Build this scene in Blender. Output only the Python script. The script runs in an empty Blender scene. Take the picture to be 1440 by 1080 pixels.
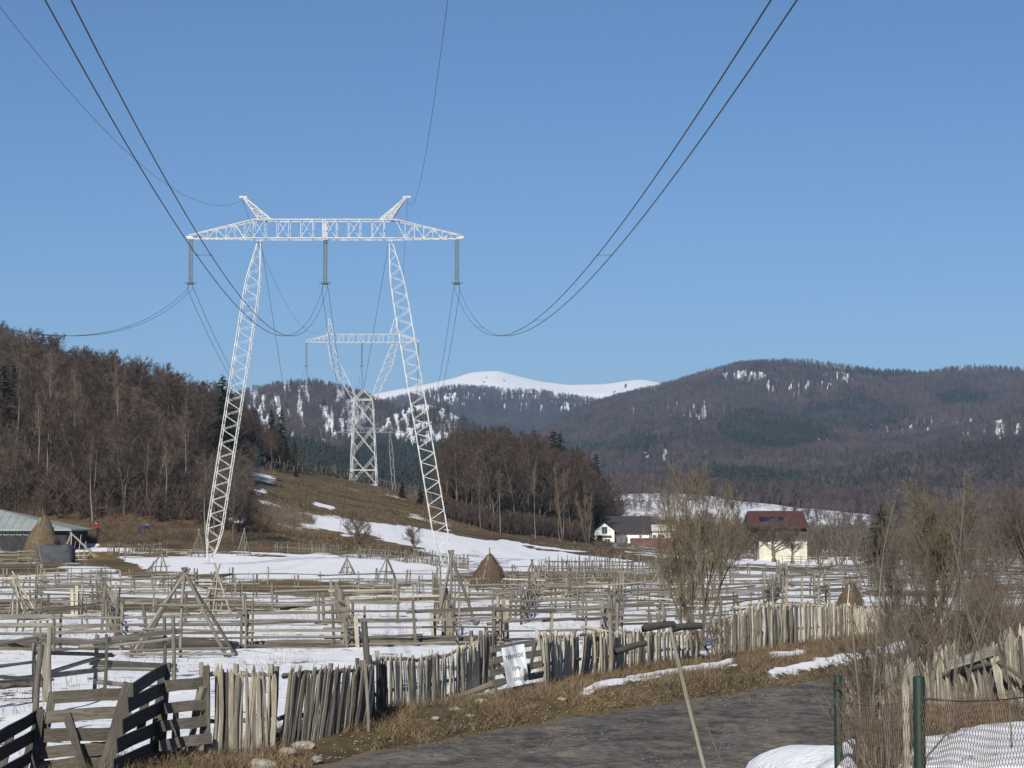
import bpy, bmesh, math, random
import numpy as np
from mathutils import Vector, Matrix

# ---------------------------------------------------------------- camera, sky, sun
SC = bpy.context.scene
COL = SC.collection
F, CX, CY, CH = 3080.0, 720.0, 540.0, 3.5
PIT = math.atan(206 / F)
CP, SP = math.cos(PIT), math.sin(PIT)
cam = bpy.data.cameras.new('camera')
camo = bpy.data.objects.new('camera', cam)
COL.objects.link(camo)
camo.location = (0, 0, CH)
camo.rotation_euler = (math.pi / 2 + PIT, 0, 0)
cam.sensor_width = 36
cam.lens = 36 * F / 1440
cam.clip_start = 0.3
cam.clip_end = 60000
SC.camera = camo
SUN_DIR = Vector((-0.24, -0.97, 0.0)).normalized()
ELEV = math.radians(31)
sd = Vector((SUN_DIR.x * math.cos(ELEV), SUN_DIR.y * math.cos(ELEV), math.sin(ELEV)))
w = bpy.data.worlds.new('World')
SC.world = w
w.use_nodes = True
wn = w.node_tree.nodes
sky = wn.new('ShaderNodeTexSky')
sky.sky_type = 'NISHITA'
sky.sun_disc = False
sky.sun_elevation = ELEV
sky.sun_rotation = math.atan2(sd.x, sd.y)
sky.altitude = 1800
sky.air_density = 1.0
sky.dust_density = 0.0
sky.ozone_density = 6.0
wn['Background'].inputs['Strength'].default_value = 0.077
hsv = wn.new('ShaderNodeHueSaturation')
hsv.inputs['Saturation'].default_value = 1.06
w.node_tree.links.new(sky.outputs[0], hsv.inputs['Color'])
w.node_tree.links.new(hsv.outputs[0], wn['Background'].inputs[0])
sl = bpy.data.lights.new('sun', 'SUN')
sl.energy = 5.0
sl.angle = math.radians(0.53)
sl.color = (1.0, 0.93, 0.82)
so = bpy.data.objects.new('sun', sl)
COL.objects.link(so)
so.rotation_euler = (-sd).to_track_quat('-Z', 'Y').to_euler()
SC.view_settings.view_transform = 'Standard'
SC.view_settings.look = 'None'
SC.view_settings.exposure = 0.16
SC.view_settings.gamma = 1.0
SC.view_settings.use_curve_mapping = False
SC.render.engine = "CYCLES"
HAZE = 7.2e-5

# ---------------------------------------------------------------- basic helpers
RND = random.Random(11)
NR = np.random.default_rng(5)

def at(px, py, Y):
    u, v = (px - CX) / F, (CY - py) / F
    dy, dz = CP - v * SP, SP + v * CP
    s = Y / dy
    return Vector((u * s, Y, CH + dz * s))

def project(X, Y, Zv):
    yc = np.maximum(Y * CP + (Zv - CH) * SP, 0.5)
    zc = -Y * SP + (Zv - CH) * CP
    return CX + F * X / yc, CY - F * zc / yc

def _hash(ix, iy, seed):
    h = (ix.astype(np.int64) * 374761393 + iy.astype(np.int64) * 668265263 + seed * 974634777) & 0xFFFFFFFF
    h = ((h ^ (h >> 13)) * 1274126177) & 0xFFFFFFFF
    h = (h ^ (h >> 16)) & 0xFFFFFFFF
    return h / 4294967295.0

def vnoise(x, y, seed=0):
    x = np.asarray(x, float); y = np.asarray(y, float)
    ix, iy = np.floor(x), np.floor(y)
    fx, fy = x - ix, y - iy
    fx = fx * fx * (3 - 2 * fx); fy = fy * fy * (3 - 2 * fy)
    a = _hash(ix, iy, seed); b = _hash(ix + 1, iy, seed)
    c = _hash(ix, iy + 1, seed); d = _hash(ix + 1, iy + 1, seed)
    return (a * (1 - fx) + b * fx) * (1 - fy) + (c * (1 - fx) + d * fx) * fy

def fbm(x, y, seed=0, octs=4):
    s, a, t = 0, 0.5, 0
    for k in range(octs):
        s = s + a * vnoise(np.asarray(x) * 2 ** k + 17.3 * k, np.asarray(y) * 2 ** k - 9.1 * k, seed + k)
        t += a
        a *= 0.5
    return s / t

def sstep(a, b, x):
    t = np.clip((x - a) / (b - a), 0, 1)
    return t * t * (3 - 2 * t)

def in_poly(px, py, poly):
    ins = np.zeros(np.shape(px), bool)
    n = len(poly)
    for i in range(n):
        x0, y0 = poly[i]; x1, y1 = poly[(i + 1) % n]
        if y0 == y1:
            continue
        c = ((y0 > py) != (y1 > py)) & (px < (x1 - x0) * (py - y0) / (y1 - y0) + x0)
        ins ^= c
    return ins

# ---------------------------------------------------------------- materials
def new_mat(name):
    m = bpy.data.materials.new(name)
    m.use_nodes = True
    nt = m.node_tree
    return m, nt, nt.nodes['Principled BSDF']

def N(nt, typ, **kw):
    n = nt.nodes.new(typ)
    for k, v in kw.items():
        setattr(n, k, v)
    return n

def noise_node(nt, scale, detail=5, rough=0.6, vec=None, scl=None):
    n = N(nt, 'ShaderNodeTexNoise')
    n.inputs['Scale'].default_value = scale
    n.inputs['Detail'].default_value = detail
    n.inputs['Roughness'].default_value = rough
    if vec is not None:
        if scl is not None:
            mp = N(nt, 'ShaderNodeMapping')
            mp.inputs['Scale'].default_value = scl
            nt.links.new(vec, mp.inputs[0])
            vec = mp.outputs[0]
        nt.links.new(vec, n.inputs['Vector'])
    return n

def ramp(nt, fac, stops):
    r = N(nt, 'ShaderNodeValToRGB')
    el = r.color_ramp.elements
    while len(el) < len(stops):
        el.new(0.5)
    for e, (p, c) in zip(el, stops):
        e.position = p
        e.color = (*c, 1) if len(c) == 3 else c
    nt.links.new(fac, r.inputs[0])
    return r

def mix(nt, fac, a, b, blend='MIX'):
    n = N(nt, 'ShaderNodeMix', data_type='RGBA', blend_type=blend)
    for sock, val in ((n.inputs[0], fac), (n.inputs[6], a), (n.inputs[7], b)):
        if isinstance(val, (int, float)):
            sock.default_value = val
        elif isinstance(val, tuple):
            sock.default_value = (*val, 1)
        else:
            nt.links.new(val, sock)
    return n.outputs[2]

def math_n(nt, op, a, b=None, clamp=False):
    n = N(nt, 'ShaderNodeMath', operation=op, use_clamp=clamp)
    for i, val in enumerate((a, b)):
        if val is None:
            continue
        if isinstance(val, (int, float)):
            n.inputs[i].default_value = val
        else:
            nt.links.new(val, n.inputs[i])
    return n.outputs[0]

def bump(nt, bsdf, h, strength=0.5, dist=0.05):
    b = N(nt, 'ShaderNodeBump')
    b.inputs['Strength'].default_value = strength
    b.inputs['Distance'].default_value = dist
    nt.links.new(h, b.inputs['Height'])
    nt.links.new(b.outputs[0], bsdf.inputs['Normal'])

def simple_mat(name, c1, c2=None, scale=5.0, rough=0.85, rnd=0.0, metal=0.0, spec=0.3, scl=None, bmp=0.0, coord='Object', stops=None):
    m, nt, b = new_mat(name)
    tc = N(nt, 'ShaderNodeTexCoord')
    c2 = c2 or tuple(x * 0.7 for x in c1)
    if coord == 'World':
        vec_ = N(nt, 'ShaderNodeNewGeometry').outputs['Position']
    else:
        vec_ = tc.outputs[coord]
    nz = noise_node(nt, scale, vec=vec_, scl=scl)
    r = ramp(nt, nz.outputs[0], stops or [(0.32, c2), (0.68, c1)])
    out = r.outputs[0]
    if rnd:
        oi = N(nt, 'ShaderNodeObjectInfo')
        v = math_n(nt, 'MULTIPLY_ADD', oi.outputs['Random'], rnd)
        v.node.inputs[2].default_value = 1 - rnd / 2
        hs = N(nt, 'ShaderNodeHueSaturation')
        nt.links.new(v, hs.inputs['Value'])
        nt.links.new(out, hs.inputs['Color'])
        out = hs.outputs[0]
    nt.links.new(out, b.inputs['Base Color'])
    b.inputs['Roughness'].default_value = rough
    b.inputs['Metallic'].default_value = metal
    b.inputs['Specular IOR Level'].default_value = spec
    if bmp:
        bump(nt, b, nz.outputs[0], bmp, 0.03)
    return m

def wood_mat(name, light, dark, brown, rnd=0.7):
    """weathered split wood: grain runs along the piece (local z)"""
    m, nt, b = new_mat(name)
    tc = N(nt, 'ShaderNodeTexCoord')
    oi = N(nt, 'ShaderNodeObjectInfo')
    off = N(nt, 'ShaderNodeVectorMath', operation='MULTIPLY_ADD')
    cmb = N(nt, 'ShaderNodeCombineXYZ')
    for i in range(3):
        nt.links.new(oi.outputs['Random'], cmb.inputs[i])
    nt.links.new(cmb.outputs[0], off.inputs[0])
    off.inputs[1].default_value = (37, 53, 71)
    nt.links.new(tc.outputs['Object'], off.inputs[2])
    g = noise_node(nt, 6, 6, 0.7, off.outputs[0], (1.2, 1.2, 0.35))
    s = noise_node(nt, 2.2, 3, 0.5, off.outputs[0], (.6, .6, 2.0))
    c = ramp(nt, g.outputs[0], [(0.34, dark), (0.5, tuple((a + d) / 2 for a, d in zip(light, dark))), (0.66, light)]).outputs[0]
    st = ramp(nt, s.outputs[0], [(0.5, (0, 0, 0)), (0.72, (1, 1, 1))]).outputs[0]
    c = mix(nt, st, c, brown)
    hs = N(nt, 'ShaderNodeHueSaturation')
    v = math_n(nt, 'MULTIPLY_ADD', oi.outputs['Random'], rnd)
    v.node.inputs[2].default_value = 1 - rnd / 2
    nt.links.new(v, hs.inputs['Value'])
    nt.links.new(c, hs.inputs['Color'])
    nt.links.new(hs.outputs[0], b.inputs['Base Color'])
    b.inputs['Roughness'].default_value = 0.9
    b.inputs['Specular IOR Level'].default_value = 0.2
    bump(nt, b, g.outputs[0], 0.7, 0.02)
    return m

M = {}
M['wood'] = wood_mat('weathered_wood', (0.25, 0.235, 0.20), (0.08, 0.073, 0.062), (0.14, 0.11, 0.078), 0.9)
M['wood_pale'] = wood_mat('pale_split_wood', (0.52, 0.485, 0.395), (0.19, 0.17, 0.135), (0.30, 0.25, 0.17), 0.75)
M['wood_dark'] = wood_mat('dark_and_shaded_wood', (0.13, 0.122, 0.108), (0.045, 0.042, 0.038), (0.08, 0.066, 0.05), 0.5)  # shade on the gate panels put into the colour; also serves dark slabs
M['wood_mid'] = wood_mat('grey_board_wood', (0.20, 0.185, 0.155), (0.08, 0.072, 0.06), (0.12, 0.10, 0.07), 0.5)
M['bark'] = simple_mat('bark', (0.17, 0.145, 0.115), (0.07, 0.058, 0.046), 4, rnd=0.5)
M['bark_pale'] = simple_mat('pale_birch_bark', (0.30, 0.275, 0.24), (0.14, 0.125, 0.105), 3, rnd=0.3)
M['twig'] = simple_mat('brown_twigs', (0.094, 0.069, 0.058), (0.056, 0.042, 0.036), 0.6, rnd=0.5)
M['twig_grey'] = simple_mat('grey_brown_twigs', (0.15, 0.12, 0.092), (0.085, 0.066, 0.052), 0.6, rnd=0.5)
M['twig_tan'] = simple_mat('tan_twigs', (0.19, 0.135, 0.09), (0.11, 0.078, 0.053), 0.6, rnd=0.4)
M['twig_olive'] = simple_mat('olive_willow_twigs', (0.175, 0.145, 0.095), (0.105, 0.085, 0.056), 0.8, rnd=0.3)
M['needles'] = simple_mat('spruce_needles', (0.035, 0.05, 0.024), (0.018, 0.026, 0.014), 1.5, rnd=0.5)
M['needles_brown'] = simple_mat('browned_spruce_needles', (0.075, 0.062, 0.036), (0.035, 0.032, 0.02), 1.5, rnd=0.5)
M['steel'] = simple_mat('galvanised_painted_steel', (0.56, 0.57, 0.56), (0.36, 0.37, 0.37), 2, rough=0.55, spec=0.5)
M['steel_far'] = simple_mat('galvanised_steel_far', (0.54, 0.55, 0.55), (0.4, 0.41, 0.41), 2, rough=0.6, spec=0.5)
M['steel_dull'] = simple_mat('dull_far_steel', (0.27, 0.28, 0.29), (0.2, 0.21, 0.22), 2, rough=0.7)
M['cable'] = simple_mat('aluminium_cable', (0.10, 0.11, 0.12), (0.07, 0.075, 0.08), 3, rough=0.6)
M['insul'] = simple_mat('insulator_glass_green', (0.20, 0.24, 0.23), (0.12, 0.15, 0.14), 8, rough=0.25, spec=0.6)
M['hay'] = simple_mat('weathered_hay', (0.165, 0.125, 0.075), (0.07, 0.05, 0.03), 7, bmp=1.0, scl=(1, 1, .5))
M['hay_dark'] = simple_mat('dark_hay', (0.11, 0.078, 0.05), (0.05, 0.035, 0.023), 7, bmp=1.0, scl=(1, 1, .5))
M['grass'] = simple_mat('dry_grass', (0.29, 0.225, 0.13), (0.13, 0.098, 0.055), 1.3, coord='Object')
M['grass_dark'] = simple_mat('dead_weeds', (0.17, 0.125, 0.078), (0.08, 0.058, 0.036), 1.3)
M['straw'] = simple_mat('field_stubble', (0.17, 0.135, 0.075), (0.09, 0.07, 0.04), 1.3)
M['gravel'] = simple_mat('gravel_crumbs', (0.26, 0.22, 0.165), (0.11, 0.09, 0.07), 20)
M['stone'] = simple_mat('pale_stone', (0.42, 0.38, 0.32), (0.2, 0.18, 0.15), 6, bmp=0.5)
M['white_wall'] = simple_mat('white_render', (0.82, 0.80, 0.74), (0.74, 0.72, 0.66), 1.2)
M['yellow_wall'] = simple_mat('cream_yellow_render', (0.60, 0.58, 0.47), (0.42, 0.40, 0.32), 1.0)
M['slate'] = simple_mat('dark_slate_roof', (0.055, 0.05, 0.052), (0.035, 0.032, 0.034), 2)
M['red_roof'] = simple_mat('red_sheet_roof', (0.10, 0.042, 0.036), (0.062, 0.031, 0.028), 1.1, rough=0.5)
M['brown_roof'] = simple_mat('brown_tile_roof', (0.10, 0.058, 0.045), (0.06, 0.038, 0.03), 2.0)
M['rust_roof'] = simple_mat('rusty_shed_roof', (0.16, 0.085, 0.065), (0.09, 0.05, 0.04), 1.0)
M['green_roof'] = simple_mat('green_grey_sheet_roof', (0.31, 0.335, 0.325), (0.22, 0.25, 0.245), 0.6, rough=0.5)
M['dark_wall'] = simple_mat('dark_timber_wall', (0.045, 0.045, 0.045), (0.02, 0.02, 0.022), 2)
M['glass'] = simple_mat('dark_window_glass', (0.03, 0.035, 0.045), (0.02, 0.022, 0.03), 1, rough=0.15, spec=0.6)
M['frame'] = simple_mat('window_frame_paint', (0.5, 0.52, 0.55), (0.4, 0.42, 0.45), 2)
M['panel'] = simple_mat('solar_panel_blue', (0.012, 0.016, 0.035), (0.008, 0.01, 0.022), 1, rough=0.2, spec=0.6)
M['green_paint'] = simple_mat('dark_green_post_paint', (0.010, 0.042, 0.027), (0.016, 0.022, 0.016), 14, rough=0.6, spec=0.3)
M['mesh_wire'] = simple_mat('rusty_mesh_wire', (0.16, 0.12, 0.09), (0.08, 0.06, 0.045), 6, rough=0.6)
M['tarp'] = simple_mat('blue_grey_tarp', (0.075, 0.08, 0.09), (0.045, 0.048, 0.055), 1.5, bmp=.6)
M['plastic'] = simple_mat('white_plastic_banner', (0.66, 0.69, 0.72), (0.56, 0.6, 0.64), 3, rough=0.6)
M['ink'] = simple_mat('dark_green_print', (0.05, 0.075, 0.075), (0.03, 0.05, 0.05), 3)
M['red_cloth'] = simple_mat('red_jacket', (0.34, 0.03, 0.03), (0.22, 0.02, 0.02), 6)
M['dark_cloth'] = simple_mat('dark_trousers', (0.04, 0.035, 0.035), (0.025, 0.022, 0.022), 6)
M['blue_cloth'] = simple_mat('blue_work_trousers', (0.06, 0.09, 0.2), (0.035, 0.055, 0.13), 6)
M['skin'] = simple_mat('skin', (0.42, 0.25, 0.18), (0.36, 0.2, 0.14), 6, rough=0.6)
M['hair'] = simple_mat('dark_hair', (0.03, 0.022, 0.018), (0.015, 0.012, 0.01), 20)

def variants(base, keys):
    return [M[k] for k in keys]

# ---------------------------------------------------------------- object helpers
def mesh_np(name, V, Fc, mat, smooth=False):
    """V (n,3), Fc list/array of faces; arrays of equal size are taken the quick way"""
    me = bpy.data.meshes.new(name)
    V = np.asarray(V, np.float32)
    Fc = np.asarray(Fc) if not isinstance(Fc, np.ndarray) else Fc
    if Fc.dtype != object and Fc.ndim == 2:
        k = Fc.shape[1]
        me.vertices.add(len(V))
        me.vertices.foreach_set('co', V.ravel())
        me.loops.add(Fc.size)
        me.loops.foreach_set('vertex_index', Fc.astype(np.int32).ravel())
        me.polygons.add(len(Fc))
        me.polygons.foreach_set('loop_start', np.arange(0, Fc.size, k, dtype=np.int32))
        me.polygons.foreach_set('loop_total', np.full(len(Fc), k, np.int32))
        me.update(calc_edges=True)
    else:
        me.from_pydata(V.tolist(), [], [list(map(int, f)) for f in Fc])
        me.update()
    if smooth:
        me.polygons.foreach_set('use_smooth', np.ones(len(me.polygons), bool))
    if mat:
        me.materials.append(mat)
    return me

def pyd(name, V, Fc, mat, smooth=False):
    me = bpy.data.meshes.new(name)
    me.from_pydata([tuple(v) for v in V], [], [tuple(f) for f in Fc])
    me.update()
    if smooth:
        me.polygons.foreach_set('use_smooth', np.ones(len(me.polygons), bool))
    if mat:
        me.materials.append(mat)
    return me

def tag(o, label=None, cat=None, group=None, kind=None):
    if label: o['label'] = label
    if cat: o['category'] = cat
    if group: o['group'] = group
    if kind: o['kind'] = kind
    return o

def thing(name, loc, label, cat, group=None, rot=0.0, scale=1.0):
    o = bpy.data.objects.new(name, None)
    COL.objects.link(o)
    o.empty_display_size = 0.2
    o.location = loc
    o.rotation_euler = (0, 0, rot)
    o.scale = (scale,) * 3
    return tag(o, label, cat, group)

def pmat(p):
    """world matrix of a helper parent built from its own basis (parents here have no parent or one level)"""
    m = Matrix.LocRotScale(p.location, p.rotation_euler, p.scale)
    if p.get('_b'):
        pass
    return m if p.parent is None else pmat(p.parent) @ m

def obj(name, me, parent=None, loc=None, mw=None):
    o = bpy.data.objects.new(name, me)
    COL.objects.link(o)
    if parent is not None:
        o.parent = parent
        if mw is not None:
            o.matrix_basis = pmat(parent).inverted() @ mw
        elif loc is not None:
            o.location = loc
    else:
        if mw is not None: o.matrix_basis = mw
        elif loc is not None: o.location = loc
    return o

def wobj(name, me, parent):
    """mesh given in world coordinates under a parent"""
    return obj(name, me, parent, mw=Matrix.Identity(4))

# unit pieces, length 1 along +z, width ~1 in x, thickness ~1 in y
def unit_pole(seed, sides=5, rings=4, wob=0.35, taper=0.8, tip=False):
    r = random.Random(seed)
    V, Fc = [], []
    ph = r.random() * 6
    ax, ay = r.uniform(-wob, wob), r.uniform(-wob, wob)
    for i in range(rings):
        t = i / (rings - 1)
        rad = 0.5 * (1 - (1 - taper) * t) * r.uniform(0.88, 1.1)
        if tip and i == rings - 1:
            rad *= 0.12
        if tip and i == rings - 2:
            t = 0.9
        cx = ax * math.sin(t * math.pi) + r.uniform(-.06, .06)
        cy = ay * math.sin(t * math.pi) + r.uniform(-.06, .06)
        for k in range(sides):
            a = ph + k * 2 * math.pi / sides
            q = r.uniform(0.85, 1.12)
            V.append((cx + rad * q * math.cos(a), cy + rad * q * math.sin(a), t))
    for i in range(rings - 1):
        for k in range(sides):
            a, b = i * sides + k, i * sides + (k + 1) % sides
            Fc.append((a, b, b + sides, a + sides))
    Fc.append(tuple(range(sides))[::-1])
    Fc.append(tuple(range((rings - 1) * sides, rings * sides)))
    return V, Fc

def unit_plank(seed, rings=4, wob=0.12, tip=False):
    r = random.Random(seed)
    V, Fc = [], []
    for i in range(rings):
        t = i / (rings - 1)
        wx = 0.5 * r.uniform(0.88, 1.05)
        if tip and i == rings - 2: t = 0.93
        if tip and i == rings - 1: wx *= 0.15
        cx, cy = r.uniform(-wob, wob) * .5, r.uniform(-wob, wob) * 3
        tw = r.uniform(-.25, .25)
        e = r.uniform(0.35, 0.5)
        for sx, sy in ((-1, -1), (1, -1), (1, 1), (-1, 1)):
            V.append((cx + sx * wx, cy + sy * e + sx * tw, t + (r.uniform(-.012, .012) if i in (0, rings - 1) else 0)))
    for i in range(rings - 1):
        for k in range(4):
            a, b = i * 4 + k, i * 4 + (k + 1) % 4
            Fc.append((a, b, b + 4, a + 4))
    Fc.append((3, 2, 1, 0))
    n = (rings - 1) * 4
    Fc.append((n, n + 1, n + 2, n + 3))
    return V, Fc

PC = {}
for wk in ('wood', 'wood_pale', 'wood_dark', 'wood_mid', 'bark', 'bark_pale'):
    PC[wk, 'pole'] = [pyd('pole', *unit_pole(s), M[wk], True) for s in range(5)]
    PC[wk, 'plank'] = [pyd('plank', *unit_plank(s), M[wk]) for s in range(5)]
    PC[wk, 'picket'] = [pyd('picket', *unit_pole(s + 40, 5, 5, .45, .85, True), M[wk]) for s in range(4)] + \
                       [pyd('picket', *unit_plank(s + 60, 5, .15, True), M[wk]) for s in range(4)]
    PC[wk, 'square'] = [pyd('square_post', *unit_plank(s + 80, 3, .03), M[wk]) for s in range(2)]

def beam(name, kind, p0, p1, wd, th, parent, ref=(0, 0, 1), rnd=RND):
    p0, p1 = Vector(p0), Vector(p1)
    z = p1 - p0
    L = z.length
    z.normalize()
    ref = Vector(ref)
    if abs(z.dot(ref)) > 0.97:
        ref = Vector((1, 0, 0)) if abs(z.x) < 0.9 else Vector((0, 1, 0))
    y = z.cross(ref).normalized()
    x = y.cross(z).normalized()
    mw = Matrix(((x.x * wd, y.x * th, z.x * L, p0.x), (x.y * wd, y.y * th, z.y * L, p0.y),
                 (x.z * wd, y.z * th, z.z * L, p0.z), (0, 0, 0, 1)))
    return obj(name, rnd.choice(PC[kind]), parent, mw=mw)

def bars(segs, r, sides=4):
    """joined straight bars; segs (p0,p1[,r])"""
    V, Fc = [], []
    for s in segs:
        p0, p1 = Vector(s[0]), Vector(s[1])
        rr = s[2] if len(s) > 2 else r
        z = p1 - p0
        if z.length < 1e-6: continue
        z.normalize()
        ref = Vector((0, 0, 1)) if abs(z.z) < 0.9 else Vector((1, 0, 0))
        x = z.cross(ref).normalized(); y = z.cross(x)
        b = len(V)
        for p in (p0, p1):
            for k in range(sides):
                a = math.pi / 4 + k * 2 * math.pi / sides
                V.append(p + (x * math.cos(a) + y * math.sin(a)) * rr)
        for k in range(sides):
            Fc.append((b + k, b + (k + 1) % sides, b + sides + (k + 1) % sides, b + sides + k))
        Fc.append(tuple(b + k for k in range(sides))[::-1])
        Fc.append(tuple(b + sides + k for k in range(sides)))
    return V, Fc

def box_vf(x0, x1, y0, y1, z0, z1):
    V = [(x0, y0, z0), (x1, y0, z0), (x1, y1, z0), (x0, y1, z0), (x0, y0, z1), (x1, y0, z1), (x1, y1, z1), (x0, y1, z1)]
    return V, [(3, 2, 1, 0), (4, 5, 6, 7), (0, 1, 5, 4), (1, 2, 6, 5), (2, 3, 7, 6), (3, 0, 4, 7)]

# ---------------------------------------------------------------- terrain
T_PX = np.array([-900, 0, 150, 300, 345, 430, 520, 600, 700, 800, 870, 1000, 1130, 1440, 2500], float)
T_Y = np.array([0, 150, 200, 230, 260, 300, 350, 400, 450, 510, 600, 750, 900, 1000, 1500], float)
T_Z = np.array([
    [0, 0, .6, 1.5, 8, 16, 26, 34, 40, 42, 40, 35, 30, 28, 20],
    [0, 0, .5, 1.5, 8.5, 15, 22, 28, 32, 35, 35, 28, 20, 18, 10],
    [0, 0, .5, 1.3, 8, 13, 18.5, 23, 27, 29, 27, 20, 14, 12, 8],
    [0, 0, .4, 1.2, 6.5, 10, 13.5, 17, 19, 19, 15, 9, 6, 5, 4],
    [0, 0, .4, 1.1, 5.0, 8.3, 12, 15.4, 16.8, 16.3, 12, 6, 3, 2, 0],
    [0, 0, .3, .9, 2.6, 5.3, 9, 12.5, 15.0, 15.3, 11, 2, 0, 0, 0],
    [0, 0, .2, .6, 2.0, 4, 7, 9.7, 12, 13.5, 10, 0, -2, -2, 0],
    [0, 0, .1, .5, 1.3, 2.6, 5, 7.3, 9.3, 9.8, 5, -3, -3, -2, 0],
    [0, 0, 0, .2, .5, 1.2, 2.6, 4.3, 5.2, 5.2, 0, -3, -3, -2, 0],
    [0, 0, 0, 0, 0, .3, 1, 1.8, 2, 1, -2, -3, 6, 4, 0],
    [0, 0, 0, -.2, -.3, -.2, .2, .6, .6, 0, -2, 4, 19.5, 16, 5],
    [0, 0, 0, -.3, -.6, -.8, -.9, -.9, -1, -1.5, -2.5, 4, 18.0, 15, 5],
    [0, 0, -.3, -.7, -1.2, -1.6, -2, -2.3, -2.6, -3, -3, 2, 13.0, 11, 5],
    [0, 0, -.3, -.7, -1.2, -1.6, -2, -2.3, -2.6, -3, -3, -2, 3, 4, 5],
    [0, 0, -.3, -.7, -1.2, -1.6, -2, -2.3, -2.6, -3, -3, 0, 5, 5, 5]])
gx = np.arange(-900, 2501, 20.0)
gy = np.arange(0, 1501, 10.0)
tmp = np.array([np.interp(gy, T_Y, row) for row in T_Z])
TAB = np.array([np.interp(gx, T_PX, tmp[:, j]) for j in range(len(gy))]).T     # [px, y]
for _ in range(2):
    q = np.pad(TAB, 1, mode='edge')
    TAB = (q[:-2, 1:-1] + q[2:, 1:-1] + q[1:-1, :-2] + q[1:-1, 2:] + 2 * q[1:-1, 1:-1]) / 6

R_Y = [-60, 8, 22, 33, 43, 52, 58.5, 66, 80, 120]
R_X = [-14, -2, 1.5, 4.4, 7, 10, 13, 17, 23, 38]
L_Y = [-60, 12, 22, 32.8, 35.2, 38, 41.6, 46, 49, 54, 63.8, 80, 120]
L_X = [-24, -8, -5.5, -2.77, -1.9, -.5, 1.35, 3.9, 6.0, 8.3, 12.2, 18.5, 33]
FN = [(-20, 15), (-9.5, 27), (-4.76, 34.1), (-3.8, 34.9), (-2.8, 39), (-1.15, 44.2), (.64, 49.2), (2.8, 56), (5.1, 60.5), (11, 72), (16, 82), (26, 105)]

def Zg(X, Y):
    X = np.asarray(X, float); Y = np.asarray(Y, float)
    u = (np.clip(CX + F * X / np.maximum(Y, 20), -899, 2499) + 900) / 20
    v = np.clip(Y, 0, 1499) / 10
    iu, iv = u.astype(int), v.astype(int)
    fu, fv = u - iu, v - iv
    iu1, iv1 = np.minimum(iu + 1, len(gx) - 1), np.minimum(iv + 1, len(gy) - 1)
    z = (TAB[iu, iv] * (1 - fu) + TAB[iu1, iv] * fu) * (1 - fv) + (TAB[iu, iv1] * (1 - fu) + TAB[iu1, iv1] * fu) * fv
    z = z * np.where(Y > 1500, np.clip(1 - (Y - 1500) / 1000, 0, 1), 1)
    rx = np.interp(Y, R_Y, R_X); lx = np.interp(Y, L_Y, L_X)
    cap = np.interp(Y, [0, 14, 19, 25, 33, 45, 60, 90], [1.9, 1.85, 1.75, 1.3, .85, .45, .25, 0])
    z = z + cap * sstep(0.0, 2.6, (X - rx) * .95)
    e = (lx - X) * .85
    verge = 0.30 * sstep(0, .8, e) * (1 - sstep(1.6, 3.4, e)) * sstep(28, 40, Y) * (1 - sstep(85, 110, Y))
    z = z + verge
    road = (X > lx - .2) & (X < rx + .2)
    micro = (fbm(X * .9, Y * .9, 3, 3) - .5) * .14 + (fbm(X * .12, Y * .12, 8, 3) - .5) * .35 * sstep(50, 140, Y)
    micro = micro + (fbm(X * .03, Y * .03, 9, 3) - .5) * 3.0 * sstep(250, 500, Y)
    z = z + np.where(road, -.05, micro)
    mound = 1.60 * np.exp(-((X - 2.62) / 1.15) ** 4) * (1 + .06 * (fbm(X * .9, Y * .5, 13, 2) - .5) * 4) * np.exp(-((Y - 17.6) / 2.3) ** 4) + .05 * (fbm(X * 2.2, Y * 2.2, 12, 3) - .5)
    z = np.where((np.abs(X - 2.5) < 2) & (np.abs(Y - 17.6) < 4), np.maximum(z, mound), z)
    return z

def Z1(x, y):
    return float(Zg(np.array([x]), np.array([y]))[0])

def hit(px, py, y0=12.0, y1=900.0):
    """first point of the ground seen along a line of sight"""
    Ys = np.concatenate([np.arange(y0, 120, .25), np.arange(120, y1, 1.0)])
    u, v = (px - CX) / F, (CY - py) / F
    dy, dz = CP - v * SP, SP + v * CP
    s = Ys / dy
    d = CH + dz * s - Zg(u * s, Ys)
    k = int(np.argmax(d < 0)) if (d < 0).any() else len(Ys) - 1
    if k > 0 and d[k] < 0:
        f = d[k - 1] / (d[k - 1] - d[k])
        Y = Ys[k - 1] + f * (Ys[k] - Ys[k - 1])
    else:
        Y = Ys[k]
    X = u * Y / dy
    return Vector((X, Y, Z1(X, Y)))

def gpt(px, Y):
    X = (px - CX) / F * Y / CP
    return Vector((X, Y, Z1(X, Y)))

# ground sheet
rows = np.concatenate([np.arange(-55, 10, 3.0), np.arange(10, 80, .3), np.arange(80, 300, 1.0),
                       np.arange(300, 600, 4.0), np.arange(600, 1600, 16.0), np.geomspace(1600, 30000, 14)])
A = np.tan(np.linspace(-.62, .62, 470))
A = np.sign(A) * np.abs(A) ** 1.25 * .62
YY, AA = np.meshgrid(rows, A, indexing='ij')
XX = AA * (YY + 62)
ZZ = Zg(XX, YY)
PX, PY = project(XX, YY, ZZ)
wx = PX + (fbm(XX * .25, YY * .12, 21, 4) - .5) * 60 * np.clip(60 / np.maximum(YY, 20), .2, 1.2)
wy = PY + (fbm(XX * .2, YY * .1, 22, 4) - .5) * 16
fnx = np.interp(YY, [p[1] for p in FN], [p[0] for p in FN])
rx = np.interp(YY, R_Y, R_X); lx = np.interp(YY, L_Y, L_X)
snow = np.full(XX.shape, .15)
field = (XX < fnx - .2) & (YY < 230)
snow = np.where(field, .65, snow)
big = fbm(XX * .035, YY * .05, 31, 3)
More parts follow.
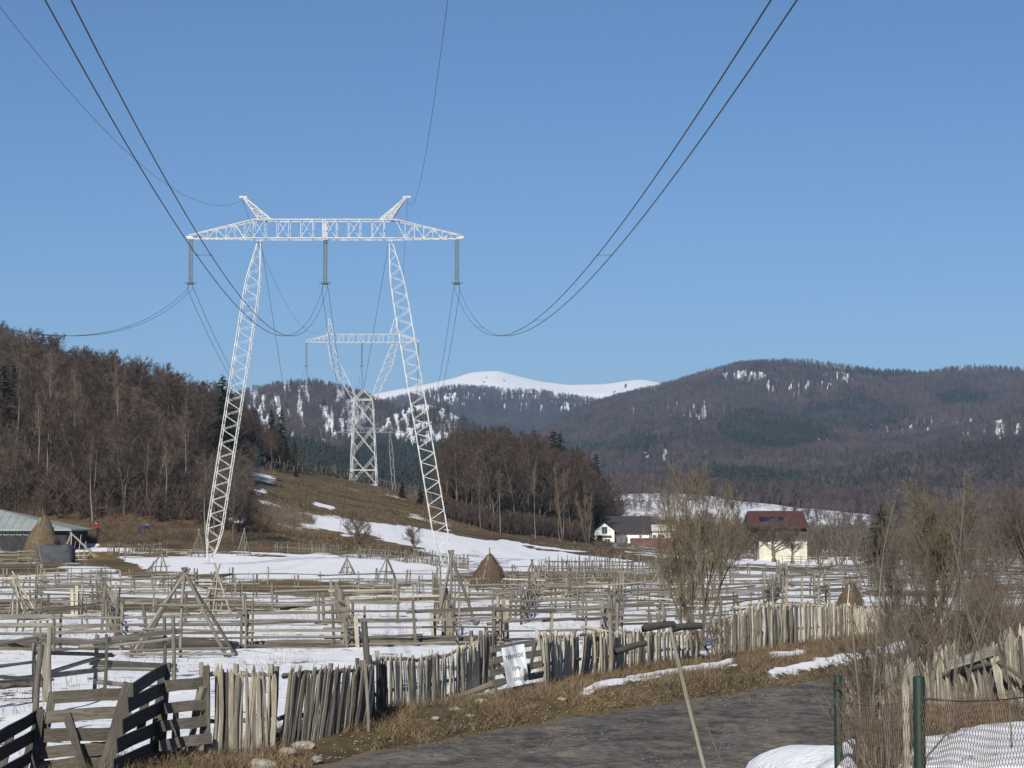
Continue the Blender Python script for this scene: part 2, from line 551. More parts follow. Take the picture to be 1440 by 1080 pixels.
snow = np.where(field & (big < .42) & (YY > 62), .38, snow)
snow = np.where((YY > 228) & (PX < 345), .1 + .8 * (fbm(XX * .06, YY * .05, 33, 3) > .55), snow)
snow = np.where((YY > 228) & (PX >= 345) & (PX < 860), .08 + .5 * (fbm(XX * .07, YY * .04, 34, 3) > .66), snow)
snow = np.where((YY >= 200) & (PX >= 860), .42, snow)
snow = np.where((YY >= 560) & (PX >= 840), np.where(PX > 1225, .30, .40 + .42 * fbm(XX * .04, YY * .02, 36, 3)), snow)
snow = np.where((XX >= fnx - .2) & (YY > 85) & (YY < 200), .45, snow)
SN = [([(-60, 796), (80, 792), (92, 806), (40, 812), (-60, 812)], .18), ([(120, 778), (190, 780), (250, 800), (330, 806), (360, 812), (200, 812), (130, 792)], .12),
      ([(-60, 780), (220, 776), (235, 781), (140, 786), (-60, 790)], .1),
      ([(280, 820), (420, 814), (560, 824), (560, 836), (380, 836), (280, 830)], .15),
      ([(160, 783), (620, 776), (640, 815), (360, 815), (200, 800)], .9),
      ([(395, 722), (500, 733), (600, 743), (760, 766), (905, 790), (905, 800), (640, 800), (610, 779), (540, 764), (470, 748), (415, 733)], .92),
      ([(430, 746), (520, 752), (612, 780), (540, 783), (420, 768)], .12),
      ([(600, 735), (700, 742), (800, 762), (1010, 786), (1010, 792), (900, 792), (760, 771), (640, 752)], .1),
      ([(855, 772), (905, 778), (1010, 786), (960, 788), (880, 778)], .85), ([(1020, 787), (1210, 790), (1210, 797), (1030, 794)], .85),
      ([(1030, 797), (1170, 797), (1180, 804), (1010, 803)], .1), ([(990, 806), (1200, 806), (1200, 845), (990, 845)], .85),
      ([(328, 683), (375, 687), (378, 694), (335, 692)], .8), ([(438, 707), (466, 712), (468, 718), (442, 714)], .8),
      ([(320, 652), (375, 655), (375, 660), (320, 658)], .8), ([(660, 770), (720, 790), (720, 800), (640, 800)], .6),
      ([(760, 806), (960, 806), (960, 816), (760, 816)], .15)]
for poly, val in SN:
    snow = np.where(in_poly(wx, wy, poly) & (YY > 90), val, snow)
VG = [([(800, 979), (860, 964), (950, 950), (1035, 936), (1030, 927), (940, 943), (850, 957)], .95),
      ([(1070, 953), (1200, 930), (1300, 909), (1290, 900), (1190, 921), (1080, 943)], .95),
      ([(1085, 926), (1130, 920), (1130, 914), (1080, 920)], .9)]
wx2 = PX + (fbm(XX * 1.2, YY * .6, 23, 3) - .5) * 14
wy2 = PY + (fbm(XX * 1.2, YY * .6, 24, 3) - .5) * 7
for poly, val in VG:
    snow = np.where(in_poly(wx2, wy2, poly) & (YY < 90), val, snow)
rb = (YY < 32) & (XX > rx + .2)
snow = np.where(rb, .15, snow)
for poly in ([(1020, 1110), (1032, 1078), (1080, 1046), (1115, 1036), (1165, 1040), (1200, 1050), (1200, 1110)],
             [(1255, 1120), (1290, 1062), (1330, 1052), (1400, 1042), (1480, 1030), (1700, 1030), (1700, 1120)]):
    snow = np.where(in_poly(wx2, wy2, poly) & rb, 1.0, snow)
snow = np.where((XX > lx - .3) & (XX < rx + .1) & (YY < 110), .0, snow)
s2 = snow.copy()
q = np.pad(s2, 1, mode='edge')
s2 = (q[:-2, 1:-1] + q[2:, 1:-1] + q[1:-1, :-2] + q[1:-1, 2:] + 2 * q[1:-1, 1:-1]) / 6
ZZ = ZZ + np.where(rb, .16, .05) * sstep(.3, .8, s2)
litter = np.clip(sstep(225, 240, YY) * (1 - sstep(330, 420, PX - (PY - 700) * .6)), 0, 1)
litter = np.where((YY > 250) & (PX > 600), 1 - sstep(0, 25, np.abs(PX - 745) - 120) * .7, litter)
litter = np.where(YY < 90, .35 + .2 * fbm(XX * .4, YY * .4, 40, 2), litter)
nr, nc = XX.shape
idx = np.arange(nr * nc).reshape(nr, nc)
Fq = np.stack([idx[:-1, :-1], idx[:-1, 1:], idx[1:, 1:], idx[1:, :-1]], -1).reshape(-1, 4)

def ground_mat():
    m, nt, b = new_mat('meadow_ground_and_snow')
    tc = N(nt, 'ShaderNodeTexCoord')
    P = tc.outputs['Object']
    at1 = N(nt, 'ShaderNodeAttribute', attribute_name='snow')
    at2 = N(nt, 'ShaderNodeAttribute', attribute_name='litter')
    n1 = noise_node(nt, .35, 7, .65, P)
    n2 = noise_node(nt, 2.6, 6, .7, P)
    n3 = noise_node(nt, 14, 4, .7, P)
    g = ramp(nt, n1.outputs[0], [(.3, (.095, .075, .035)), (.5, (.145, .11, .055)), (.7, (.20, .15, .085))]).outputs[0]
    l = ramp(nt, n1.outputs[0], [(.3, (.065, .047, .034)), (.5, (.105, .078, .052)), (.7, (.175, .135, .085))]).outputs[0]
    c = mix(nt, at2.outputs['Fac'], g, l)
    d = ramp(nt, n2.outputs[0], [(.35, (.45, .45, .45)), (.65, (1.25, 1.2, 1.1))]).outputs[0]
    c = mix(nt, .75, c, d, 'MULTIPLY')
    s = math_n(nt, 'ADD', math_n(nt, 'MULTIPLY', math_n(nt, 'SUBTRACT', n1.outputs[0], .5), 1.1),
               math_n(nt, 'MULTIPLY', math_n(nt, 'SUBTRACT', n2.outputs[0], .5), .9))
    add = math_n(nt, 'ADD', s, at1.outputs['Fac'])
    n5 = noise_node(nt, .09, 5, .6, P)
    pt = ramp(nt, n5.outputs[0], [(.38, (.62, .60, .60)), (.5, (1, 1, 1)), (.62, (1.35, 1.22, 1.0))]).outputs[0]
    c = mix(nt, .9, c, pt, 'MULTIPLY')
    mk = ramp(nt, add, [(.46, (0, 0, 0)), (.54, (1, 1, 1))]).outputs[0]
    sc = ramp(nt, n3.outputs[0], [(.3, (.70, .72, .76)), (.7, (.86, .87, .89))]).outputs[0]
    n8 = noise_node(nt, 1.1, 7, .75, P)
    dirt = ramp(nt, n8.outputs[0], [(.56, (0, 0, 0)), (.70, (1, 1, 1))]).outputs[0]
    sc = mix(nt, math_n(nt, 'MULTIPLY', dirt, .55), sc, (.44, .41, .36))
    c = mix(nt, mk, c, sc)
    nt.links.new(c, b.inputs['Base Color'])
    b.inputs['Roughness'].default_value = .85
    b.inputs['Specular IOR Level'].default_value = .15
    h = math_n(nt, 'ADD', math_n(nt, 'MULTIPLY', n2.outputs[0], .7), math_n(nt, 'MULTIPLY', n3.outputs[0], .35))
    bump(nt, b, h, .55, .12)
    return m

me = mesh_np('ground', np.stack([XX, YY, ZZ], -1).reshape(-1, 3), Fq, ground_mat(), True)
for nm, arr in (('snow', s2), ('litter', litter)):
    a = me.attributes.new(nm, 'FLOAT', 'POINT')
    a.data.foreach_set('value', np.asarray(arr, np.float32).ravel())
tag(obj('ground', me), kind='structure')

# road of wet dark gravel with puddles
def road_mat():
    m, nt, b = new_mat('wet_muddy_asphalt')
    tc = N(nt, 'ShaderNodeTexCoord')
    P = tc.outputs['Object']
    n1 = noise_node(nt, .5, 6, .6, P, (1.2, .8, 1))
    n2 = noise_node(nt, 5, 6, .75, P)
    n3 = noise_node(nt, 17, 4, .85, P)
    n4 = noise_node(nt, .8, 4, .6, P, (1.2, .5, 1))
    c = ramp(nt, n1.outputs[0], [(.3, (.066, .060, .055)), (.48, (.10, .091, .081)), (.6, (.135, .12, .10)), (.72, (.22, .19, .145))]).outputs[0]
    d = ramp(nt, n2.outputs[0], [(.38, (.42, .42, .44)), (.5, (.95, .95, .95)), (.62, (1.7, 1.6, 1.4))]).outputs[0]
    c = mix(nt, .95, c, d, 'MULTIPLY')
    n6 = noise_node(nt, 1.1, 6, .65, P, (.9, .8, 1))
    tan = ramp(nt, n6.outputs[0], [(.53, (0, 0, 0)), (.62, (1, 1, 1))]).outputs[0]
    c = mix(nt, math_n(nt, 'MULTIPLY', tan, .75), c, (.17, .148, .115))
    n7 = noise_node(nt, .9, 5, .7, P, (1.0, .9, 1))
    wet = ramp(nt, n7.outputs[0], [(.40, (.5, .5, .52)), (.5, (1, 1, 1))]).outputs[0]
    c = mix(nt, 1.0, c, wet, 'MULTIPLY')
    gr = ramp(nt, n3.outputs[0], [(.55, (0, 0, 0)), (.64, (1, 1, 1))]).outputs[0]
    c = mix(nt, math_n(nt, 'MULTIPLY', gr, .55), c, (.27, .235, .18))
    ed = N(nt, 'ShaderNodeAttribute', attribute_name='edge')
    em = math_n(nt, 'ADD', ed.outputs['Fac'], math_n(nt, 'MULTIPLY', math_n(nt, 'SUBTRACT', n2.outputs[0], .5), 1.2))
    em = ramp(nt, em, [(.55, (0, 0, 0)), (.85, (1, 1, 1))]).outputs[0]
    c = mix(nt, em, c, (.15, .115, .075))
    nt.links.new(c, b.inputs['Base Color'])
    pud = ramp(nt, n4.outputs[0], [(.33, (.52, .52, .52)), (.44, (.9, .9, .9))]).outputs[0]
    nt.links.new(pud, b.inputs['Roughness'])
    b.inputs['Specular IOR Level'].default_value = .35
    h = math_n(nt, 'MULTIPLY', math_n(nt, 'ADD', n2.outputs[0], math_n(nt, 'MULTIPLY', n3.outputs[0], .5)), pud)
    bump(nt, b, h, .6, .04)
    return m

ry = np.arange(-50, 118, .35)
rw = np.linspace(0, 1, 34)
RY, RW = np.meshgrid(ry, rw, indexing='ij')
LX = np.interp(RY, L_Y, L_X) - .35; RXx = np.interp(RY, R_Y, R_X) + .35
RXX = LX + (RXx - LX) * RW
edge = np.abs(RW - .5) * 2
RXX = RXX + (fbm(RXX * .7, RY * .7, 51, 3) - .5) * .8 * (edge > .9)
RZ = .012 + (fbm(RXX * 1.1, RY * 1.1, 50, 4) - .5) * .16 - .07 * edge ** 6
rut = np.exp(-((RW - .3) / .07) ** 2) + np.exp(-((RW - .68) / .07) ** 2)
RZ = RZ - .03 * rut + .03
i2 = np.arange(RXX.size).reshape(RXX.shape)
me = mesh_np('road', np.stack([RXX, RY, RZ], -1).reshape(-1, 3),
             np.stack([i2[:-1, :-1], i2[:-1, 1:], i2[1:, 1:], i2[1:, :-1]], -1).reshape(-1, 4), road_mat(), True)
a = me.attributes.new('edge', 'FLOAT', 'POINT')
a.data.foreach_set('value', (edge ** 2 * .9).astype(np.float32).ravel())
tag(obj('road', me), kind='structure')

# ---------------------------------------------------------------- mountains
def mountain_mat(name, brown, dark, snowc=(.80, .82, .86), bs=.6):
    m, nt, b = new_mat(name)
    tc = N(nt, 'ShaderNodeTexCoord')
    P = tc.outputs['Object']
    s = N(nt, 'ShaderNodeAttribute', attribute_name='snow')
    n1 = noise_node(nt, .006, 5, .6, P)
    n2 = noise_node(nt, .07, 5, .7, P)
    c = ramp(nt, n1.outputs[0], [(.35, dark), (.65, brown)]).outputs[0]
    d = ramp(nt, n2.outputs[0], [(.35, (.6, .6, .6)), (.65, (1.2, 1.2, 1.2))]).outputs[0]
    c = mix(nt, .8, c, d, 'MULTIPLY')
    k = math_n(nt, 'ADD', s.outputs['Fac'], math_n(nt, 'MULTIPLY', math_n(nt, 'SUBTRACT', n2.outputs[0], .5), bs))
    mk = ramp(nt, k, [(.44, (0, 0, 0)), (.56, (1, 1, 1))]).outputs[0]
    c = mix(nt, mk, c, snowc)
    nt.links.new(c, b.inputs['Base Color'])
    b.inputs['Roughness'].default_value = .95
    b.inputs['Specular IOR Level'].default_value = .1
    return m

M['mtn'] = mountain_mat('forest_floor_with_snow', (.088, .071, .066), (.055, .049, .048))
M['peak'] = mountain_mat('high_snow', (.115, .09, .078), (.07, .06, .056), (.93, .93, .94), .25)
M['far_twig'] = simple_mat('far_bare_wood', (.15, .108, .102), (.08, .064, .064), .010, coord='World', rnd=.55, stops=[(.36, (.060, .051, .054)), (.5, (.088, .068, .068)), (.64, (.125, .092, .088))])
M['far_needles'] = simple_mat('far_conifers', (.036, .048, .038), (.022, .032, .027), .02, coord='World', rnd=.5)

def tiny_tree(kind, seed, nlimb=46):
    """small far tree of unit height: bare = trunk and upswept fine limbs, conifer = ragged cone of boughs"""
    r = random.Random(seed)
    V, Fc = [], []
    def spike(p, e, w_):
        d = (e - p)
        x = d.cross(Vector((r.gauss(0, 1), r.gauss(0, 1), r.gauss(0, 1))))
        x = x.normalized() * w_ if x.length > 1e-6 else Vector((w_, 0, 0))
        b = len(V)
        V.extend([p - x, p + x, e]); Fc.append((b, b + 1, b + 2))
    if kind in ('bare', 'bush'):
        if kind == 'bare':
            for k in range(3):
                spike(Vector((0, 0, 0)), Vector((r.gauss(0, .02), r.gauss(0, .02), .9)), .012)
        for k in range(nlimb):
            a = r.uniform(0, 6.283)
            z = r.uniform(.22, .8) if kind == 'bare' else r.uniform(0, .25)
            dr = Vector((math.cos(a), math.sin(a), 0))
            L = r.uniform(.16, .34) * (1.25 - z * .6) if kind == 'bare' else r.uniform(.4, .95)
            p = Vector((0, 0, z)) + dr * r.uniform(0, .06)
            sp = r.uniform(.25, .75)
            e = p + (dr * sp + Vector((0, 0, 1 - sp * .5))).normalized() * L
            spike(p, e, .009)
            for m_ in range(2):
                q_ = p.lerp(e, r.uniform(.35, .9))
                spike(q_, q_ + (e - p).normalized() * L * .45 + Vector((r.gauss(0, .06), r.gauss(0, .06), .03)), .006)
    else:
        for k in range(nlimb + 30):
            z = .08 + .9 * (k / (nlimb + 30))
            a = r.uniform(0, 6.283); L = (.20 * (1 - z) ** .8 + .015) * r.uniform(.7, 1.2)
            dr = Vector((math.cos(a), math.sin(a), 0)); sd_ = Vector((-dr.y, dr.x, 0))
            b = len(V)
            V.extend([Vector((0, 0, z + .05)), dr * L + sd_ * L * .45 + Vector((0, 0, z - L * .5)), dr * L - sd_ * L * .45 + Vector((0, 0, z - L * .4))])
            Fc.append((b, b + 1, b + 2))
    return V, Fc

PROTO = {}
def real_protos(keys):
    if keys not in PROTO:
        out = []
        for key in keys:
            ta, tb = PT[key]
            bm = bmesh.new()
            bm.from_mesh(ta); n0 = len(bm.faces); bm.from_mesh(tb)
            me = bpy.data.meshes.new('tree_shape')
            bm.faces.ensure_lookup_table()
            for i, f in enumerate(bm.faces):
                f.material_index = 0 if i < n0 else 1
            bm.to_mesh(me); bm.free()
            me.materials.append(ta.materials[0]); me.materials.append(tb.materials[0])
            out.append(bpy.data.objects.new('tree_shape', me))
        PROTO[keys] = out
    return PROTO[keys]
def proto_objs(kind, mat):
    if isinstance(kind, tuple):
        return real_protos(kind)
    k = (kind, mat.name)
    if k not in PROTO:
        PROTO[k] = [bpy.data.objects.new('tree_shape', pyd('tree_shape', *tiny_tree(kind, 30 + i), mat)) for i in range(3)]
    return PROTO[k]

def forest_stuff(name, pts, hts, kind, mat, label, wide=1.0):
    """one object: a point cloud mesh with a small tree set on each point by geometry nodes"""
    n = len(pts)
    if n == 0: return
    me = bpy.data.meshes.new(name)
    me.vertices.add(n)
    P = np.asarray(pts, np.float32).copy(); P[:, 2] -= .3
    me.vertices.foreach_set('co', P.ravel())
    h = np.asarray(hts, np.float32)
    wv = h * NR.uniform(.8, 1.25, n) * wide
    for nm, typ, arr in (('tree_scale', 'FLOAT_VECTOR', np.stack([wv, wv, h], -1)), ('tree_turn', 'FLOAT_VECTOR', np.stack([NR.normal(0, .05, n), NR.normal(0, .05, n), NR.uniform(0, 6.28, n)], -1))):
        at_ = me.attributes.new(nm, typ, 'POINT')
        at_.data.foreach_set('vector', arr.astype(np.float32).ravel())
    at_ = me.attributes.new('tree_shape', 'INT', 'POINT')
    at_.data.foreach_set('value', NR.integers(0, 3, n).astype(np.int32))
    o = obj(name, me)
    ng = bpy.data.node_groups.new('plant_trees', 'GeometryNodeTree')
    ng.interface.new_socket('Geometry', in_out='INPUT', socket_type='NodeSocketGeometry')
    ng.interface.new_socket('Geometry', in_out='OUTPUT', socket_type='NodeSocketGeometry')
    nd, lk = ng.nodes, ng.links
    gi, go = nd.new('NodeGroupInput'), nd.new('NodeGroupOutput')
    def attr(nm, t):
        x = nd.new('GeometryNodeInputNamedAttribute'); x.data_type = t
        x.inputs['Name'].default_value = nm
        return x.outputs['Attribute']
    sc_, tu, sh = attr('tree_scale', 'FLOAT_VECTOR'), attr('tree_turn', 'FLOAT_VECTOR'), attr('tree_shape', 'INT')
    jn = nd.new('GeometryNodeJoinGeometry')
    for i, po in enumerate(proto_objs(kind, mat)):
        oi = nd.new('GeometryNodeObjectInfo'); oi.inputs['Object'].default_value = po
        ip = nd.new('GeometryNodeInstanceOnPoints')
        cmp_ = nd.new('FunctionNodeCompare'); cmp_.data_type = 'INT'; cmp_.operation = 'EQUAL'
        lk.new(sh, cmp_.inputs[2]); cmp_.inputs[3].default_value = i
        lk.new(gi.outputs[0], ip.inputs['Points'])
        lk.new(cmp_.outputs[0], ip.inputs['Selection'])
        lk.new(oi.outputs['Geometry'], ip.inputs['Instance'])
        e2r = nd.new('FunctionNodeEulerToRotation')
        lk.new(tu, e2r.inputs[0]); lk.new(e2r.outputs[0], ip.inputs['Rotation'])
        lk.new(sc_, ip.inputs['Scale'])
        lk.new(ip.outputs[0], jn.inputs[0])
    lk.new(jn.outputs[0], go.inputs[0])
    md = o.modifiers.new('plant_trees', 'NODES'); md.node_group = ng
    return tag(o, label, 'woodland', kind='stuff')

def mountain(name, crest, Dc, Df, zf, relief=25, nu=260, nt_=80, seed=1, prof=1.0, mat='mtn', snowf=None, rs=(160, 600), spur=None):
    cx = np.array([c[0] for c in crest], float); cy = np.array([c[1] for c in crest], float)
    u = np.linspace(cx[0], cx[-1], nu)
    cyv = np.interp(u, cx, cy)
    k = np.ones(5) / 5
    cyv = np.convolve(np.pad(cyv, 2, mode='edge'), k, 'valid')
    t = np.concatenate([np.linspace(0, 1, nt_), [1.06, 1.15, 1.3]])
    Tt, U = np.meshgrid(t, u, indexing='ij')
    zc = CH + (746 - cyv) * Dc / F - (9.0 if mat == 'mtn' else 0)
    Y = Df + (Dc - Df) * Tt
    X = (U - CX) / F * Y
    tt = np.minimum(Tt, 1)
    z = zf + (zc[None] - zf) * tt ** prof
    env = np.sin(np.pi * np.clip(tt, 0, 1)) ** .8
    rn = 1 - np.abs(fbm(X / rs[0], Y / rs[1], seed, 4) * 2 - 1)
    z = z + relief * (rn - .8) * 2 * env
    z = z - (np.maximum(Tt - 1, 0) * (Dc - Df) * .5)
    z = z + (fbm(X / 40, Y / 60, seed + 9, 3) - .5) * relief * .25 * env
    px, py = project(X, Y, z)
    sn = snowf(px, py, X, Y) if snowf else np.zeros(X.shape)
    i = np.arange(X.size).reshape(X.shape)
    me = mesh_np(name, np.stack([X, Y, z], -1).reshape(-1, 3),
                 np.stack([i[:-1, :-1], i[:-1, 1:], i[1:, 1:], i[1:, :-1]], -1).reshape(-1, 4), M[mat], True)
    at_ = me.attributes.new('snow', 'FLOAT', 'POINT')
    at_.data.foreach_set('value', sn.astype(np.float32).ravel())
    tag(obj(name, me), kind='structure')
    return dict(X=X, Y=Y, z=z, px=px, py=py, sn=sn, t=Tt)

def scatter(g, n, tmin=0.0, tmax=1.03):
    """random points on the mountain grid with the values there"""
    R, C = g['X'].shape
    tr = g['t'][:, 0]
    lo = np.searchsorted(tr, tmin); hi = min(np.searchsorted(tr, tmax), R - 2)
    a = NR.uniform(lo, hi, n); b = NR.uniform(0, C - 1.001, n)
    ia, ib = a.astype(int), b.astype(int)
    fa, fb = a - ia, b - ib
    out = []
    for k in ('X', 'Y', 'z', 'sn', 'px', 'py'):
        G = g[k]
        out.append((G[ia, ib] * (1 - fa) + G[ia + 1, ib] * fa) * (1 - fb) + (G[ia, ib + 1] * (1 - fa) + G[ia + 1, ib + 1] * fa) * fb)
    return out

def clothe(g, tag_name, n, con, hb=(8, 12), hc=(9, 14), snow_keep=.12, tmin=0, seed=0):
    X, Y, z, sn, px, py = scatter(g, n, tmin)
    cm = con(px, py, X, Y)
    vis = (px > -120) & (px < 1560)
    keep = vis & ((sn < .45) | (NR.random(n) < snow_keep))
    isc = (NR.random(n) < cm)
    kb, kc = keep & ~isc, keep & isc
    P = np.stack([X, Y, z], -1)
    forest_stuff('bare_woodland', P[kb], NR.uniform(*hb, kb.sum()), 'bare', M['far_twig'], 'bare deciduous woodland covering ' + tag_name)
    forest_stuff('conifer_woodland', P[kc], NR.uniform(*hc, kc.sum()), 'conifer', M['far_needles'], 'dark conifer woodland on ' + tag_name)

def blob(px, py, x, y, rx_, ry_):
    return np.exp(-(((px - x) / rx_) ** 2 + ((py - y) / ry_) ** 2))

# snowy summit
g = mountain('snow_mountain', [(380, 600), (460, 572), (530, 553), (600, 540), (640, 531), (664, 523), (700, 521), (722, 527), (760, 536),
             (800, 541), (850, 540), (900, 533), (935, 539), (1010, 566)], 8600, 6200, 120, 40, 200, 50, 2, .8, 'peak',
             lambda px, py, X, Y: .95 - .9 * (fbm(px / 5, py / 3, 5, 2) > .86), (900, 1500))
# middle ridge below the summit
def sn_mid(px, py, X, Y):
    s = (fbm(px / 2.4, py / 14, 61, 4) > .56) * .72
    s = s * ((blob(px, py, 630, 566, 22, 8) + blob(px, py, 780, 572, 90, 8) + blob(px, py, 700, 556, 120, 5)) > .4)
    s = np.maximum(s, .9 * (blob(px, py, 634, 562, 15, 4) > .5))
    return s * 1.0
g = mountain('middle_mountain', [(470, 600), (520, 566), (560, 556), (600, 548), (640, 541), (680, 543), (720, 547), (760, 548), (800, 555), (850, 562),
             (900, 585), (960, 620)], 5200, 3900, 60, 45, 360, 80, 7, .9, 'mtn', sn_mid, (220, 700))
clothe(g, 'the ridge below the snowy summit', 30000, lambda px, py, X, Y: .15 + .5 * (fbm(X / 200, Y / 200, 12, 2) > .6), (10, 15), (12, 17))
# right hand mountain
def sn_right(px, py, X, Y):
    st = fbm(px / 2.6, py / 16, 62, 4)
    w_ = .95 * (st > .43) * (blob(px, py, 1044, 529, 34, 8) > .35)
    w_ = np.maximum(w_, .8 * (st > .54) * (blob(px, py, 1185, 533, 36, 10) > .35))
    w_ = np.maximum(w_, .75 * (st > .52) * (blob(px, py, 985, 575, 50, 14) > .35))
    w_ = np.maximum(w_, .62 * (st > .585) * ((blob(px, py, 1110, 545, 60, 14) + blob(px, py, 1330, 600, 130, 16) + blob(px, py, 900, 580, 50, 12)) > .4))
    return w_
def con_right(px, py, X, Y):
    n_ = fbm(X / 150, Y / 150, 14, 3)
    c = (blob(px, py, 1352, 565, 42, 12) > .45) * .9
    c = np.maximum(c, (blob(px, py, 1240, 590, 60, 14) > .5) * .5)
    return np.maximum(c, .06 + .55 * (n_ > .63))
g = mountain('right_mountain', [(760, 600), (820, 569), (870, 553), (920, 542), (960, 530), (1000, 518), (1040, 508), (1080, 504), (1140, 504), (1180, 510),
             (1240, 519), (1300, 521), (1340, 514), (1400, 512), (1440, 514), (1560, 530)], 3500, 2300, 30, 40, 460, 110, 3, .95, 'mtn', sn_right, (170, 600))
clothe(g, 'the broad right hand mountain', 50000, con_right, snow_keep=.25)
# spurs in front of it
def sn_spur(px, py, X, Y):
    st = fbm(px / 4, py / 26, 64, 3)
    return .68 * (st > .535) * ((blob(px, py, 1190, 618, 45, 14) + blob(px, py, 1400, 605, 70, 20) + blob(px, py, 950, 640, 60, 10)) > .4)
g = mountain('front_spur', [(780, 650), (840, 634), (900, 612), (960, 596), (1020, 580), (1060, 577), (1120, 588), (1180, 606), (1240, 622), (1290, 610),
             (1350, 592), (1440, 572), (1560, 560)], 2500, 1800, 15, 28, 260, 70, 5, .95, 'mtn', sn_spur, (110, 420))
clothe(g, 'the spur in front of the right hand mountain', 34000, lambda px, py, X, Y: np.clip(.95 * (blob(px, py, 1090, 612, 85, 30) > .4) + .85 * (blob(px, py, 880, 630, 45, 16) > .4) + .08, 0, 1) * (.55 + .45 * (fbm(X / 60, Y / 60, 15, 2) > .45)), (9, 12), (11, 15))
g = mountain('valley_spur', [(760, 690), (860, 668), (940, 655), (1020, 655), (1100, 664), (1160, 660), (1230, 640), (1300, 634), (1380, 618), (1440, 606), (1560, 600)],
             1700, 1150, 6, 14, 240, 60, 6, .95, 'mtn', lambda px, py, X, Y: .7 * (fbm(px / 5, py / 20, 65, 3) > .64) * (py > 640), (80, 260))
clothe(g, 'the low spur behind the snowy slope', 20000, lambda px, py, X, Y: .18 + .5 * (blob(px, py, 1060, 680, 70, 20) > .4), (7, 11), (9, 13))
# left hill with snow gullies
def sn_left(px, py, X, Y):
    st = fbm((px - py * .15) / 6, py / 60, 66, 4)
    a = .95 * sstep(.43, .51, st) * (py > 541 + .05 * np.abs(px - 430)) * (py < 622) * (px < 520)
    a = a * (.45 + .6 * (fbm(px / 4, py / 7, 67, 3) > .42))
    return np.clip(a, 0, 1)
g = mountain('left_hill', [(150, 590), (250, 566), (330, 549), (352, 541), (400, 532), (440, 529), (480, 537), (520, 551), (560, 567), (600, 584), (650, 606), (720, 650)],
             2600, 1900, 20, 22, 380, 110, 8, .85, 'mtn', sn_left, (110, 500))
clothe(g, 'the hill with snow gullies', 34000, lambda px, py, X, Y: np.clip(.5 * (py < 548) + .06, 0, 1), (6, 10), (7, 10), .10)
def sn_scree(px, py, X, Y):
    n_ = fbm(px / 7, py / 9, 68, 4)
    a = .95 * (n_ > .42) * (blob(px, py, 590, 598, 60, 36) > .35)
    dx = np.abs((py - 640) * (630 - 552) - (px - 552) * (603 - 640)) / 86
    return np.maximum(a, .95 * (dx < 1.6) * (px > 552) * (px < 632))
g = mountain('scree_hill', [(430, 630), (500, 600), (540, 578), (570, 562), (596, 556), (620, 560), (650, 578), (690, 610), (740, 660)], 2300, 1500, 10, 12, 200, 70, 9, .8,
             'mtn', sn_scree, (90, 300))
clothe(g, 'the snowy scree hill', 11000, lambda px, py, X, Y: .25 + .65 * (py > 625), (6, 9), (8, 11), .12)
g = mountain('dark_foothill', [(330, 640), (400, 616), (440, 622), (500, 640), (560, 652), (620, 648), (700, 660), (780, 690)], 1300, 800, -3, 8, 160, 50, 10, .9, 'mtn', None, (70, 200))
clothe(g, 'the dark foothill in the valley', 11000, lambda px, py, X, Y: .8 + 0 * px, (8, 11), (10, 14))

# ---------------------------------------------------------------- trees
class Sk:
    """collects limbs (tubes) and fine twigs (slim triangles)"""
    def __init__(s): s.t = []; s.f = []
    def build(s, segs, sides_of):
        V, Fc = [], []
        for pts, rads in segs:
            sides = sides_of(rads[0])
            b = len(V)
            up = Vector((0, 0, 1))
            for i, p in enumerate(pts):
                d = (pts[min(i + 1, len(pts) - 1)] - pts[max(i - 1, 0)]).normalized()
                x = d.cross(up)
                x = Vector((1, 0, 0)) if x.length < .05 else x.normalized()
                y = d.cross(x)
                for k in range(sides):
                    a = 2 * math.pi * k / sides
                    V.append(p + (x * math.cos(a) + y * math.sin(a)) * rads[i])
            for i in range(len(pts) - 1):
                for k in range(sides):
                    a, c = b + i * sides + k, b + i * sides + (k + 1) % sides
                    Fc.append((a, c, c + sides, a + sides))
        return V, Fc

